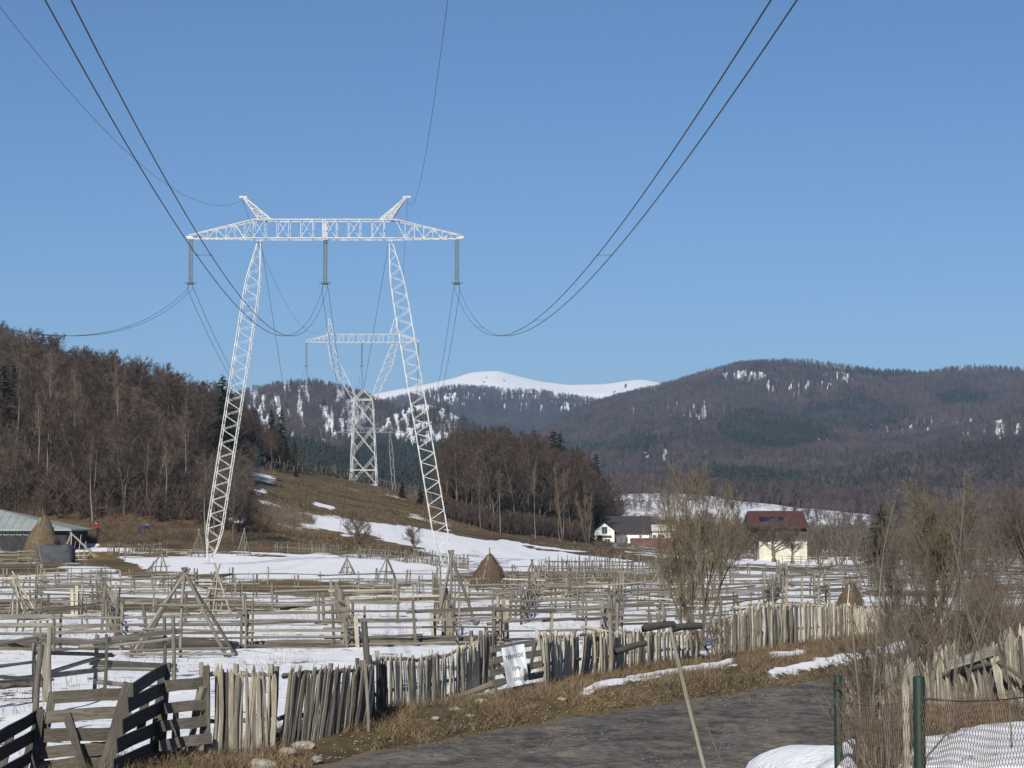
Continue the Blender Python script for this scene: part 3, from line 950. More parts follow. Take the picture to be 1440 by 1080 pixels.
def gen_tree(seed, H=1.0, trunk_r=.012, nl=20, spread=.5, lift=.55, start=.3, nb=7, nt2=7, nt3=3, tw=.0022, stems=1, lean=0.0, wob=.02, limb_len=.38, taper_top=.25):
    """bare tree of height ~1 (scaled when placed). returns trunk, crown meshes data"""
    r = random.Random(seed)
    G = lambda s=1: Vector((r.gauss(0, s), r.gauss(0, s), r.gauss(0, s)))
    trunk, crown, fine = [], [], []
    def poly(p, d, L, r0, r1, n, wb, up=0.0):
        pts, rd = [p.copy()], [r0]
        for i in range(n):
            d = (d + G(wb) + Vector((0, 0, up))).normalized()
            p = p + d * (L / n)
            pts.append(p.copy()); rd.append(r0 + (r1 - r0) * (i + 1) / n)
        return pts, rd
    def pt(pts, t):
        f = t * (len(pts) - 1); i = min(int(f), len(pts) - 2); f -= i
        return pts[i].lerp(pts[i + 1], f), (pts[i + 1] - pts[i]).normalized()
    for st in range(stems):
        if stems == 1:
            d0 = Vector((r.gauss(0, lean + .02), r.gauss(0, lean + .02), 1)).normalized(); hh = H; p0 = Vector((0, 0, -.02))
        else:
            a = r.uniform(0, 6.28); sp = r.uniform(.1, spread)
            d0 = Vector((math.cos(a) * sp, math.sin(a) * sp, 1)).normalized(); hh = H * r.uniform(.7, 1.0) ; p0 = Vector((math.cos(a) * .03, math.sin(a) * .03, -.02))
        tp, tr = poly(p0, d0, hh * .95, trunk_r * r.uniform(.7, 1) if stems > 1 else trunk_r, trunk_r * .12, 9, wob * 2, .02)
        trunk.append((tp, tr))
        nn = max(3, nl // stems) if stems > 1 else nl
        for i in range(nn):
            t = start + (1 - start) * ((i + r.random()) / nn) ** .9
            p, d = pt(tp, min(t, .98))
            a = r.uniform(0, 6.28)
            rad = Vector((math.cos(a), math.sin(a), 0))
            dl = (rad * (1 - lift) + Vector((0, 0, lift)) + d * .3).normalized()
            L = hh * limb_len * (1 - (t - start) / (1 - start) * (1 - taper_top)) * r.uniform(.7, 1.15)
            rr = trunk_r * .42 * (1 - t * .6)
            lp, lr = poly(p, dl, L, rr, rr * .25, 5, .10, .05)
            crown.append((lp, lr))
            for j in range(nb):
                t2 = r.uniform(.2, 1.0)
                p2, d2 = pt(lp, t2)
                db = (d2 + G(.55) + Vector((0, 0, lift * .45))).normalized()
                L2 = L * r.uniform(.3, .55) * (1.15 - t2 * .5)
                bp, br = poly(p2, db, L2, rr * .36, rr * .12, 3, .12, .06)
                crown.append((bp, br))
                for k in range(nt2):
                    p3, d3 = pt(bp, r.uniform(.15, 1))
                    dt = (d3 + G(.5) + Vector((0, 0, lift * .35))).normalized()
                    L3 = L2 * r.uniform(.35, .7)
                    e = p3 + dt * L3
                    fine.append((p3, e, tw))
                    for m_ in range(nt3):
                        p4 = p3.lerp(e, r.uniform(.3, 1))
                        e4 = p4 + (dt + G(.5) + Vector((0, 0, .15))).normalized() * L3 * r.uniform(.3, .6)
                        fine.append((p4, e4, tw * .7))
    sk = Sk()
    tv, tf = sk.build(trunk, lambda q_: 7)
    cv, cf = sk.build(crown, lambda q_: 4 if q_ > trunk_r * .3 else 3)
    for p, e, wd in fine:
        d = (e - p)
        x = d.cross(G(1))
        if x.length < 1e-6: continue
        x = x.normalized() * wd * .5
        b = len(cv)
        cv += [p - x, p + x, e + x * .25]
        cf.append((b, b + 1, b + 2))
    return (tv, tf), (cv, cf)

def gen_spruce(seed, lv=34, nb=9, ragged=.25):
    r = random.Random(seed)
    tv, tf = Sk().build([([Vector((0, 0, -.02)), Vector((.003, 0, .5)), Vector((0, 0, 1))], [.014, .008, .001])], lambda q_: 6)
    V, Fc = [], []
    for i in range(lv):
        t = (i + .5) / lv
        for k in range(nb):
            t = (i + r.random() * 1.6) / (lv + 1)
            z = .07 + .92 * t
            rad = (.21 * (1 - t) ** .85 + .012) * (1 + .12 * math.sin(i * 1.9))
            a = r.uniform(0, 6.283)
            L = rad * r.uniform(1 - ragged * 1.5, 1 + ragged)
            dr = Vector((math.cos(a), math.sin(a), 0)); sd_ = Vector((-dr.y, dr.x, 0))
            droop = L * r.uniform(.15, .5) * (1 - t * .8)
            p = Vector((0, 0, z))
            n = 5
            for m_ in range(n):
                u = (m_ + .3) / n
                q0 = p + dr * L * u - Vector((0, 0, droop * u * u))
                wdt = L * .30 * (1 - u * .55)
                for s_ in (-1, 1):
                    b = len(V)
                    V += [q0 - dr * .012, q0 + dr * .014 + Vector((0, 0, .004)), q0 + dr * wdt * .6 + sd_ * s_ * wdt + Vector((0, 0, -wdt * r.uniform(.1, .6)))]
                    Fc.append((b, b + 1, b + 2))
            b = len(V)
            e = p + dr * L * 1.04 - Vector((0, 0, droop))
            V += [p + sd_ * .006, p - sd_ * .006, e]; Fc.append((b, b + 1, b + 2))
    return (tv, tf), (V, Fc)

PT = {}
def proto(key, data, bark, twig, names=('trunk', 'crown')):
    (tv, tf), (cv, cf) = data
    PT[key] = (pyd(names[0], tv, tf, M[bark], True), pyd(names[1], cv, cf, M[twig]))
for i in range(5):
    proto(('forest', i), gen_tree(100 + i, trunk_r=.010, nl=24, lift=.5, start=.28, nb=7, nt2=8, nt3=4, tw=.0026, limb_len=.34), 'bark', 'twig')
for i in range(2):
    proto(('forest_grey', i), gen_tree(120 + i, trunk_r=.011, nl=24, lift=.42, start=.2, nb=7, nt2=8, nt3=4, tw=.0026, limb_len=.38), 'bark', 'twig_grey')
for i in range(2):
    proto(('birch', i), gen_tree(130 + i, trunk_r=.009, nl=18, lift=.75, start=.45, nb=6, nt2=6, nt3=2, tw=.002, limb_len=.28), 'bark_pale', 'twig_grey')
for i in range(2):
    proto(('willow_tan', i), gen_tree(140 + i, trunk_r=.011, nl=34, lift=.8, start=.15, nb=7, nt2=8, nt3=3, tw=.0026, stems=5, spread=.30, limb_len=.34), 'bark', 'twig_tan')
for i in range(3):
    proto(('bush', i), gen_tree(150 + i, trunk_r=.010, nl=44, lift=.62, start=.12, nb=7, nt2=8, nt3=3, tw=.0024, stems=9, spread=.62, limb_len=.34), 'bark', 'twig_grey')
for i in range(2):
    proto(('apple', i), gen_tree(160 + i, trunk_r=.042, nl=24, lift=.3, start=.26, nb=9, nt2=9, nt3=4, tw=.0055, limb_len=.55, taper_top=.6, wob=.04), 'bark', 'twig_grey')
for i in range(3):
    proto(('spruce', i), gen_spruce(170 + i), 'bark', 'needles')
proto(('spruce_brown', 0), gen_spruce(180, 30, 8, .4), 'bark', 'needles_brown')
proto(('big_willow', 0), gen_tree(190, trunk_r=.014, nl=100, lift=.62, start=.2, nb=8, nt2=7, nt3=3, tw=.0026, stems=7, spread=.58, limb_len=.46, taper_top=.45), 'bark', 'twig_olive')
proto(('big_bush', 0), gen_tree(192, trunk_r=.010, nl=150, lift=.6, start=.15, nb=8, nt2=7, nt3=3, tw=.0026, stems=16, spread=.7, limb_len=.42, taper_top=.4), 'bark', 'twig_olive')
proto(('big_bush', 1), gen_tree(193, trunk_r=.010, nl=130, lift=.5, start=.1, nb=8, nt2=6, nt3=3, tw=.0026, stems=15, spread=.85, limb_len=.42, taper_top=.4), 'bark', 'twig_grey')
proto(('thicket', 0), gen_tree(194, trunk_r=.013, nl=72, lift=.4, start=.1, nb=7, nt2=7, nt3=2, tw=.0034, stems=14, spread=1.0, limb_len=.36, wob=.05), 'bark', 'twig_grey')
for i in range(3):
    proto(('sapling', i), gen_tree(200 + i, trunk_r=.0055, nl=9, lift=.6, start=.25, nb=4, nt2=2, nt3=1, tw=.0016, limb_len=.36, wob=.035, lean=.1), 'bark', 'bark')

def tree(name, key, p, h, label, cat='tree', group=None, wide=1.0, rot=None):
    t = thing(name, p, label, cat, group, RND.uniform(0, 6.28) if rot is None else rot)
    t.scale = (h * wide, h * wide, h)
    a, b = PT[key]
    obj('trunk' if 'bush' not in name and 'shrub' not in name else 'stems', a, t)
    obj('crown', b, t)
    return t

def zone_points(n, f, mind, tries=40):
    pts = []
    cell = {}
    for _ in range(n * tries):
        if len(pts) >= n: break
        c = f()
        if c is None: continue
        k = (int(c[0] // mind), int(c[1] // mind))
        if any((c[0] - q_[0]) ** 2 + (c[1] - q_[1]) ** 2 < mind * mind
               for i in (-1, 0, 1) for j in (-1, 0, 1) for q_ in cell.get((k[0] + i, k[1] + j), ())):
            continue
        cell.setdefault(k, []).append(c)
        pts.append(c)
    return pts

# wood on the left slope
def left_zone():
    px = RND.uniform(-90, 352)
    lo = 245 if px < 300 else 330
    Y = RND.uniform(lo, 505 - max(0, px - 200) * .25)
    if px > 250 and Y < 262 + (px - 250) * 2.0: return None
    X = (px - CX) / F * Y
    return X, Y, px
WOODL = 'trees of the bare wood on the left hillside'
pts = zone_points(420, left_zone, 2.7)
pts.sort(key=lambda c: c[1])
rest = [q_ for q_ in pts[150:] if q_[1] < 440 - max(0, q_[2] - 200) * .3]
sp = np.array([(q_[0], q_[1], Z1(q_[0], q_[1])) for q_ in rest])
forest_stuff('wood_behind', sp, NR.uniform(10, 14.5, len(sp)), (('forest', 0), ('forest', 1), ('forest_grey', 0)), None, 'mass of bare trees deeper in the wood on the left hillside', 1.4)
pts = [q_ for q_ in pts if q_ not in set(rest)]
for X, Y, px in pts:
    z = Z1(X, Y)
    sz_ = .8 if Y < 300 else 1.0
    q_ = RND.random()
    top = Y > 440 - max(0, px - 200) * .3
    if top and q_ < .45:
        tree('spruce_tree', ('spruce_brown', 0) if RND.random() < .75 else ('spruce', RND.randrange(3)), (X, Y, z), RND.uniform(11, 15), 'spruce standing on the skyline of the left wood', group='spruces on the skyline of the left wood')
    elif q_ < .03 and px < 260:
        tree('birch_tree', ('birch', RND.randrange(2)), (X, Y, z), RND.uniform(11, 15), 'pale trunked bare tree among the brown trees of the left hillside', group='pale trunked trees in the left wood')
    elif q_ < .55 or top:
        tree('bare_tree', ('forest', RND.randrange(5)), (X, Y, z), RND.uniform(10.5, 14.5) * sz_, 'red brown bare tree in the wood on the left hillside', group=WOODL, wide=1.45)
    else:
        tree('bare_tree', ('forest_grey', RND.randrange(2)), (X, Y, z), RND.uniform(8, 13) * sz_, 'grey brown bare tree in the wood on the left hillside', group='grey brown trees in the left wood', wide=1.45)
for (px, py, h) in ((101, 690, 14.5), (68, 705, 16), (22, 700, 14), (163, 690, 9), (263, 700, 12)):
    p = gpt(px, 262 + RND.uniform(0, 14))
    tree('birch_tree', ('birch', RND.randrange(2)), p, h, {101: 'tallest pale birch with forked white top in front of left wood', 68: 'slim pale birch rising behind the left haystack',
         22: 'pale birch near the left picture edge above the barn', 163: 'short pale birch above the orange brown bank', 263: 'pale birch near the right end of the left wood'}[px], 'tree')
for (px, Y, h, key) in ((6, 285, 13, 'spruce_brown'), (20, 300, 12, 'spruce_brown')):
    tree('spruce_tree', (key, 0), gpt(px, Y), h, {6: 'tawny larch like tree at the left picture edge', 20: 'tawny conifer beside the one at the left picture edge'}[px], 'tree', wide=1.4)
for px in (34, 128, 172, 206, 236, 286, 306, 330):
    p = gpt(px + RND.uniform(-6, 6), RND.uniform(236, 250))
    tree('bare_tree', RND.choice((('forest_grey', 0), ('forest_grey', 1), ('birch', 0), ('birch', 1))), p, RND.uniform(7, 11), 'single thin bare tree rooted low on the brown bank below the left wood', group='single trees on the brown bank', wide=1.2)
# trees right of the wood, behind the grass crest
for k in range(34):
    px = RND.uniform(318, 428)
    Y = RND.uniform(425, 500)
    p = gpt(px, Y)
    top = np.interp(px, [318, 345, 370, 400, 430], [545, 562, 590, 600, 655])
    h = max(5, (746 - top) * Y / F + 3.5 - p.z) * RND.uniform(.8, 1.0)
    tree('bare_tree', ('forest', RND.randrange(5)), p, h, 'red brown bare tree behind the grassy crest left of the near pylon', group='trees behind the grassy crest', wide=1.4)
for n_, (px, Y, top, lab) in enumerate(((313, 330, 524, 'dark spruce at the corner of the left wood beside the near pylon'), (322, 350, 532, 'second dark spruce at the corner of the left wood'),
                       (382, 470, 574, 'slim spruce at the left of the pair above the grassy crest'), (396, 468, 572, 'broad dark spruce above the grassy crest'),
                       (403, 440, 612, 'small spruce low on the right flank of the crest trees'), (328, 340, 600, 'spruce behind the left mast of the near pylon'),
                       (340, 380, 610, 'spruce just right of the left mast of the near pylon'), (415, 465, 618, 'small dark spruce ending the crest trees'))):
    p = gpt(px, Y)
    tree('spruce_tree', ('spruce', n_ % 3), p, (746 - top) * Y / F + 3.5 - p.z, lab, 'tree')

# grove in the middle
def top_of(px):
    return np.interp(px, [612, 625, 650, 690, 730, 770, 800, 840, 862, 880], [640, 615, 598, 594, 598, 608, 625, 655, 690, 730])
def grove_zone():
    px = RND.uniform(620, 868)
    y0 = np.interp(px, [620, 700, 815, 822, 870], [385, 370, 385, 450, 455])
    Y = RND.uniform(y0, y0 + (75 if px < 820 else 45))
    return (px - CX) / F * Y, Y, px
pts = sorted(zone_points(190, grove_zone, 2.1), key=lambda c: c[1])
rest = pts[85:]
sp = np.array([(q_[0], q_[1], Z1(q_[0], q_[1])) for q_ in rest])
hh = np.array([((746 - top_of(q_[2])) * q_[1] / F + 3.5 - z_[2]) for q_, z_ in zip(rest, sp)]) * NR.uniform(.85, 1.0, len(sp))
forest_stuff('grove_behind', sp[hh > 3], hh[hh > 3], (('forest', 2), ('forest', 3), ('forest', 4)), None, 'mass of red brown bare trees deeper in the middle grove', 1.15)
for X, Y, px in pts[:85]:
    z = Z1(X, Y)
    h = ((746 - top_of(px)) * Y / F + 3.5 - z) * RND.uniform(.80, 1.0)
    if h < 3: continue
    if RND.random() < .7:
        tree('bare_tree', ('forest', RND.randrange(5)), (X, Y, z), h, 'red brown bare tree in the dense grove in the middle', group='red brown trees of the middle grove', wide=1.15)
    else:
        tree('bare_tree', ('forest_grey', RND.randrange(2)), (X, Y, z), h * .85, 'grey brown bare tree in the dense grove in the middle', group='grey brown trees of the middle grove', wide=1.1)
for n_, (px, Y, top, lab, key, wd) in enumerate((
        (779, 420, 601, 'left of the two dark spruces topping the middle grove', 'spruce', 1), (788, 425, 604, 'right of the two dark spruces topping the middle grove', 'spruce', 1),
        (751, 430, 598, 'brownish spruce top on the middle grove left of the dark pair', 'spruce_brown', 1), (838, 474, 634, 'dark spruce on the right flank of the middle grove', 'spruce', .9),
        (790, 362, 645, 'left of two tan many stemmed willows in front of the grove', 'willow_tan', .85), (826, 366, 672, 'right smaller tan many stemmed willow in front of the grove', 'willow_tan', .85),
        (753, 356, 648, 'slim pale trunk standing at the front edge of the grove', 'birch', .7), (704, 362, 655, 'pale bare tree at the front of the grove left side', 'birch', .8),
        (676, 366, 660, 'pale thin tree at the left front corner of the grove', 'birch', .8),
        (638, 388, 688, 'small dark spruce low at the left foot of the grove', 'spruce', 1.3), (566, 430, 676, 'small bushy spruce on the ridge right of the far pylon', 'spruce', 1.6),
        (592, 425, 684, 'smallest spruce on the ridge between pylon mast and far pylon', 'spruce', 1.6), (417, 420, 655, 'little dark conifer on the crest beside the brush fence', 'spruce', 1.4))):
    p = gpt(px, Y)
    i = n_ % 2 if key in ('willow_tan', 'birch') else (n_ % 3 if key == 'spruce' else 0)
    tree('spruce_tree' if 'spruce' in key else ('willow_tree' if 'willow' in key else 'birch_tree'), (key, i), p, (746 - top) * Y / F + 3.5 - p.z, lab, 'tree', wide=wd)

# single small trees on the snowy slope
tree('apple_tree', ('apple', 0), hit(505, 786), 4.2, 'small dark spreading bare tree on the snowy slope by the wattle fence', 'tree')
tree('apple_tree', ('apple', 1), hit(583, 782), 2.9, 'small round bare tree on the snow right of the dark spreading one', 'tree')
# trees and shrubs round the houses
for n_, (px, Y, top, key, wd, lab, nm) in enumerate((
        (1086, 350, 738, 'apple', 1.7, 'dark apple tree in front of the yellow house', 'apple_tree'),
        (1114, 345, 748, 'apple', 1.0, 'smaller apple tree before the right corner of the yellow house', 'apple_tree'),
        (1060, 352, 742, 'apple', 1.3, 'apple tree before the left corner of the yellow house', 'apple_tree'),
        (1035, 345, 735, 'bush', 1.3, 'bare shrub left of the yellow house', 'bare_shrub'),
        (1010, 350, 712, 'bush', 1.1, 'tall bare shrub between willow and yellow house', 'bare_shrub'),
        (905, 398, 724, 'birch', 1.2, 'thin bare tree before the long white house wall', 'birch_tree'),
        (950, 420, 660, 'birch', 1.0, 'tall pale bare tree rising behind the olive willow', 'birch_tree'),
        (966, 426, 668, 'birch', 1.0, 'second pale bare tree rising behind the olive willow', 'birch_tree'),
        (936, 430, 684, 'birch', 1.1, 'shorter pale bare tree left of the two tall ones behind the willow', 'birch_tree'),
        (1150, 330, 712, 'bush', 1.0, 'grey bare shrub just right of the yellow house', 'bare_shrub'),
        (1178, 325, 706, 'bush', 1.1, 'grey bare shrub second right of the yellow house', 'bare_shrub'),
        (1205, 300, 716, 'bush', 1.1, 'grey bare shrub third right of the yellow house', 'bare_shrub'),
        (1236, 290, 706, 'spruce', 1.6, 'dark dense evergreen right of the shrubs by the yellow house', 'spruce_tree'),
        (1262, 280, 700, 'bush', 1.2, 'bare shrub behind the big olive bush', 'bare_shrub'),
        (1405, 200, 690, 'big_bush', 1.0, 'reddish bare thicket behind the right fence', 'bare_shrub'),
        (1450, 180, 672, 'big_bush', 1.0, 'tall bare thicket at the right picture edge', 'bare_shrub'),
        (829, 402, 748, 'bush', 1.0, 'low shrub left of the white gable', 'bare_shrub'),
        (880, 392, 762, 'bush', 1.0, 'low shrub before the grey lean-to', 'bare_shrub'))):
    p = gpt(px, Y)
    i = {'apple': n_ % 2, 'bush': n_ % 3, 'birch': n_ % 2, 'spruce': 1, 'big_bush': 1}[key]
    tree(nm, (key, i), p, (746 - top) * Y / F + 3.5 - p.z, lab, 'shrub' if 'shrub' in nm else 'tree', wide=wd)
# scrub on the snowy slope far behind the houses
def slope_zone():
    px = RND.uniform(870, 1420); Y = RND.uniform(640, 960)
    X = (px - CX) / F * Y
    if float(fbm(np.array([X / 22]), np.array([Y / 22]), 77, 2)[0]) < .47: return None
    return X, Y, px
sp = np.array([(x, y, Z1(x, y)) for x, y, _ in zone_points(1100, slope_zone, 2.4)])
forest_stuff('scrub', sp, NR.uniform(2.5, 7.0, len(sp)), 'bare', M['far_twig'], 'bare scrub dotted over the snowy slope behind the houses', 1.2)
def edge_zone():
    px = RND.uniform(860, 1420); Y = RND.uniform(930, 1120)
    return (px - CX) / F * Y, Y, px
sp = np.array([(x, y, Z1(x, y)) for x, y, _ in zone_points(2600, edge_zone, 2.5)])
forest_stuff('woodland_edge', sp, NR.uniform(8, 12, len(sp)), 'bare', M['far_twig'], 'bare woodland edge at the top of the snowy slope')
# reddish brush on the brown banks
def bank_zone():
    px = RND.uniform(-60, 440); Y = RND.uniform(232, 330)
    if px > 330 and (Y < 250 or Y > 300): return None
    X = (px - CX) / F * Y
    if float(fbm(np.array([X / 5]), np.array([Y / 7]), 79, 3)[0]) < .47: return None
    return X, Y, px
sp = np.array([(x, y, Z1(x, y)) for x, y, _ in zone_points(4200, bank_zone, .45)])
forest_stuff('bank_brush', sp, NR.uniform(.35, 1.3, len(sp)), 'bush', M['twig_tan'], 'low tan brush covering the bank below the left wood', 1.6)
def under_zone():
    px = RND.uniform(-80, 350); Y = RND.uniform(244, 400)
    return (px - CX) / F * Y, Y, px
sp = np.array([(x, y, Z1(x, y)) for x, y, _ in zone_points(3000, under_zone, .9)])
forest_stuff('undergrowth', sp, NR.uniform(1.5, 5.5, len(sp)), 'bare', M['twig'], 'grey brown undergrowth between the trunks of the left wood', 1.1)
def under_zone2():
    px = RND.uniform(622, 828); y0 = np.interp(px, [620, 700, 870], [375, 362, 388])
    Y = RND.uniform(y0, y0 + 60)
    return (px - CX) / F * Y, Y, px
sp = np.array([(x, y, Z1(x, y)) for x, y, _ in zone_points(3000, under_zone2, .8)])
forest_stuff('undergrowth', sp, NR.uniform(1.2, 4.5, len(sp)), 'bare', M['twig'], 'grey brown undergrowth at the foot of the middle grove', 1.1)

def band_zone():
    px = RND.uniform(868, 1300); Y = RND.uniform(470, 640)
    return (px - CX) / F * Y, Y, px
sp = np.array([(x, y, Z1(x, y)) for x, y, _ in zone_points(700, band_zone, 2.5)])
forest_stuff('scrub_belt', sp, NR.uniform(3, 8.5, len(sp)), 'bare', M['twig_grey'], 'belt of bare grey trees and scrub behind the two houses', 1.3)
# bushes nearer the camera
p = gpt(980, 63.5); p.x += .0
tree('willow_bush', ('big_willow', 0), p, (746 - 672) * p.y / F + 3.5 - p.z, 'olive bare willow bush rising behind the picket fence', 'bush', wide=.82, rot=.6)
p = gpt(1003, 60)
tree('thicket_shrub', ('thicket', 0), p, 2.3, 'dark tangled shrub growing through the picket fence right of the willow', 'shrub', wide=.75)
for n_, (px, Y, top, key, i, wd, lab) in enumerate((
        (1312, 74, 664, 'big_bush', 0, .95, 'largest olive brown bare bush beyond the road bend'),
        (1262, 66, 740, 'big_bush', 1, .72, 'lower grey bush left of the largest olive bush'),
        (1395, 66, 735, 'big_bush', 1, .75, 'grey brown bush right of the largest olive bush'),
        (1342, 56, 790, 'big_bush', 0, .9, 'dense low bush in front of the largest olive bush'),
        (1228, 52, 830, 'thicket', 0, .9, 'straggly shrub at the left end of the right picket fence'),
        (1290, 47, 815, 'thicket', 0, .95, 'tangled dark shrub behind the right picket fence'),
        (1405, 50, 800, 'big_bush', 1, .8, 'bush leaning over the right picket fence'),
        (1450, 44, 770, 'thicket', 0, .8, 'tangle of branches at the right picture edge'))):
    p = gpt(px, Y)
    tree('bare_bush', (key, i), p, (746 - top) * Y / F + 3.5 - p.z, lab, 'bush', wide=wd)
# saplings in front
for n_, (px, Y, py, dx, lab, wd) in enumerate((
        (1335, 19, 632, -.1, 'pale forked sapling standing highest before the big bush', .9), (1225, 17, 640, -.35, 'dark thin sapling leaning left over the road', .9),
        (1268, 21, 700, .1, 'slim sapling between the two green posts', 1.1), (1395, 18, 700, .2, 'sapling crossing the right picket fence', 1.1),
        (1210, 15, 740, -.15, 'spindly sapling beside the left green post', 1.2), (1430, 22, 660, 0, 'branching sapling at the right picture edge', 1.1),
        (1300, 24, 760, 0, 'low branching sapling before the right picket fence', 1.6), (1365, 25, 740, 0, 'wide branching sapling behind the wire mesh', 1.7),
        (1180, 22, 830, -.2, 'small twiggy sapling left of the mesh fence', 1.5), (1245, 26, 790, 0, 'grey sapling over the end of the right picket fence', 1.6))):
    p = gpt(px, Y)
    h = (746 - py) * Y / F + 3.5 - p.z
    t = tree('bare_sapling', ('sapling', n_ % 3), p, h, lab, 'sapling', wide=wd)
    t.rotation_euler.x = RND.uniform(-.06, .06); t.rotation_euler.y = dx * .4

for n_, (px, Y, top, key, wd, lab) in enumerate((
        (1215, 40, 858, 'thicket', .9, 'grey thicket where the road disappears'), (1385, 41, 815, 'thicket', 1.0, 'thorny thicket behind the raised rail of the right fence'),
        (1275, 56, 800, 'big_bush', .8, 'dense twiggy bush at the road bend'))):
    p = gpt(px, Y)
    tree('bramble_bush', (key, 1 if key == 'big_bush' else 0), p, (746 - top) * Y / F + 3.5 - p.z, lab, 'bush', wide=wd)
for n_, (px, Y, py, lab) in enumerate(((1255, 14, 905, 'thin shoots tangled in the mesh left of the near green post'), (1205, 16, 930, 'thin shoots growing by the left green post'), (1232, 15, 890, 'wiry shoots between the green posts'),
        (1325, 16, 850, 'wiry sapling right of the near green post'), (1410, 15, 830, 'wiry sapling behind the mesh at right'), (1350, 21, 800, 'spindly sapling in the middle of the right bank'), (1290, 30, 770, 'spindly sapling at the left end of the right bank'))):
    p = gpt(px, Y)
    h = (746 - py) * Y / F + 3.5 - p.z
    tree('wiry_shoots', ('bush', n_ % 3) if n_ < 3 or n_ > 6 else ('sapling', n_ % 3), p, h, lab, 'sapling', wide=1.2)

# ---------------------------------------------------------------- pylons
def lattice(p0, p1, w0, w1, n, axw=Vector((1, 0, 0)), axd=Vector((0, 1, 0)), rc=.07, rb=.035, d0=None, d1=None, ends=None, style='x'):
    """four chords with zigzag lacing; ends: list of (t, scale) for tapering"""
    p0, p1 = Vector(p0), Vector(p1)
    segs = []
    def corner(t, sx, sy):
        s = 1.0
        if ends:
            s = float(np.interp(t, [e[0] for e in ends], [e[1] for e in ends]))
        wd = (w0 + (w1 - w0) * t) * s
        dd = ((d0 if d0 is not None else w0) + ((d1 if d1 is not None else w1) - (d0 if d0 is not None else w0)) * t) * s
        return p0.lerp(p1, t) + axw * sx * wd / 2 + axd * sy * dd / 2
    cs = [(-1, -1), (1, -1), (1, 1), (-1, 1)]
    for i in range(n):
        t0, t1 = i / n, (i + 1) / n
        for k, (sx, sy) in enumerate(cs):
            segs.append((corner(t0, sx, sy), corner(t1, sx, sy), rc))
            nx = cs[(k + 1) % 4]
            if style == 'x':
                a, b = ((sx, sy), nx) if (i + (k // 2)) % 2 else (nx, (sx, sy))
                segs.append((corner(t0, *a), corner(t1, *b), rb))
            else:
                if i % 2 == k % 2: segs.append((corner(t0, sx, sy), corner(t1, *nx), rb))
                segs.append((corner(t0, sx, sy), corner(t0, *nx), rb))
    return segs

def insulator(parent, top, length, n=22, rad=.15, pair=.0):
    V, Fc = [], []
    offs = (-pair / 2, pair / 2) if pair else (0,)
    for ox in offs:
        prof = [(0.03, 0)]
        for k in range(n):
            z = -length * (k + .5) / n
            prof += [(.035, z + length / n * .4), (rad, z - .02), (rad * .9, z - .05), (.035, z - length / n * .42)]
        prof.append((.03, -length))
        b0 = len(V); sd_ = 6
        for rr, z in prof:
            for k in range(sd_):
                a = k * 2 * math.pi / sd_
                V.append((top.x + ox + rr * math.cos(a), top.y + rr * math.sin(a), top.z + z))
        for i in range(len(prof) - 1):
            for k in range(sd_):
                a, c = b0 + i * sd_ + k, b0 + i * sd_ + (k + 1) % sd_
                Fc.append((a, c, c + sd_, a + sd_))
    o = wobj('insulator_string', pyd('insulator_string', V, Fc, M['insul']), parent)
    z = top.z - length
    segs = []
    R_ = .55
    pts = [Vector((top.x + R_ * math.cos(a), top.y + R_ * .4 * math.sin(a), z + .12 + .0 * a)) for a in np.linspace(0, 2 * math.pi, 17)]
    for a, b in zip(pts[:-1], pts[1:]):
        segs.append((a, b, .03))
    segs += [(Vector((top.x - .35, top.y, z)), Vector((top.x + .35, top.y, z)), .05), (Vector((top.x - .22, top.y, z)), Vector((top.x - .22, top.y, z - .4)), .06),
             (Vector((top.x + .22, top.y, z)), Vector((top.x + .22, top.y, z - .4)), .06)]
    wobj('grading_ring', pyd('grading_ring', *bars(segs, .03), M['cable']), parent)

YT = 198.0
T1 = thing('transmission_pylon', gpt(457, YT), 'tall white guyed portal pylon with two lattice masts standing in the snowy field', 'pylon')
P_ = lambda px, py, Y=YT: at(px, py, Y)
for (tx, ty, bx, by) in ((365, 338, 294, 806), (549, 338, 628, 810)):
    a, b = P_(tx, ty), P_(bx, by)
    b.z = Z1(b.x, b.y) - .05
    ax = (b - a).normalized()
    axw = ax.cross(Vector((0, 1, 0))).normalized()
    segs = lattice(a, b, 1.35, 1.35, 46, axw, Vector((0, 1, 0)), .050, .024, ends=[(0, .18), (.12, .9), (.2, 1), (.9, 1), (1.0, .22)])
    m_ = wobj('mast', pyd('mast', *bars(segs, .05), M['steel']), T1)
    fv, ff = box_vf(b.x - .5, b.x + .5, b.y - .5, b.y + .5, b.z - .5, b.z + .22)
    wobj('footing', pyd('footing', fv, ff, M['stone']), m_)
zl, zh = P_(457, 336).z, P_(457, 310).z
xl, xr = P_(365, 336).x, P_(549, 336).x
cz = (zl + zh) / 2
segs = lattice((xl - .5, YT, cz), (xr + .5, YT, cz), zh - zl, zh - zl, 12, Vector((0, 0, 1)), Vector((0, 1, 0)), .058, .032, d0=1.5, d1=1.5, style='n')
segs += [(Vector((P_(457 + dx, 336).x, YT + dy, zl)), Vector((P_(457 + dx, 336).x, YT + dy, zh)), .07) for dx in (-2, 2) for dy in (-.75, .75)]
wobj('crossarm', pyd('crossarm', *bars(segs, .06), M['steel']), T1)
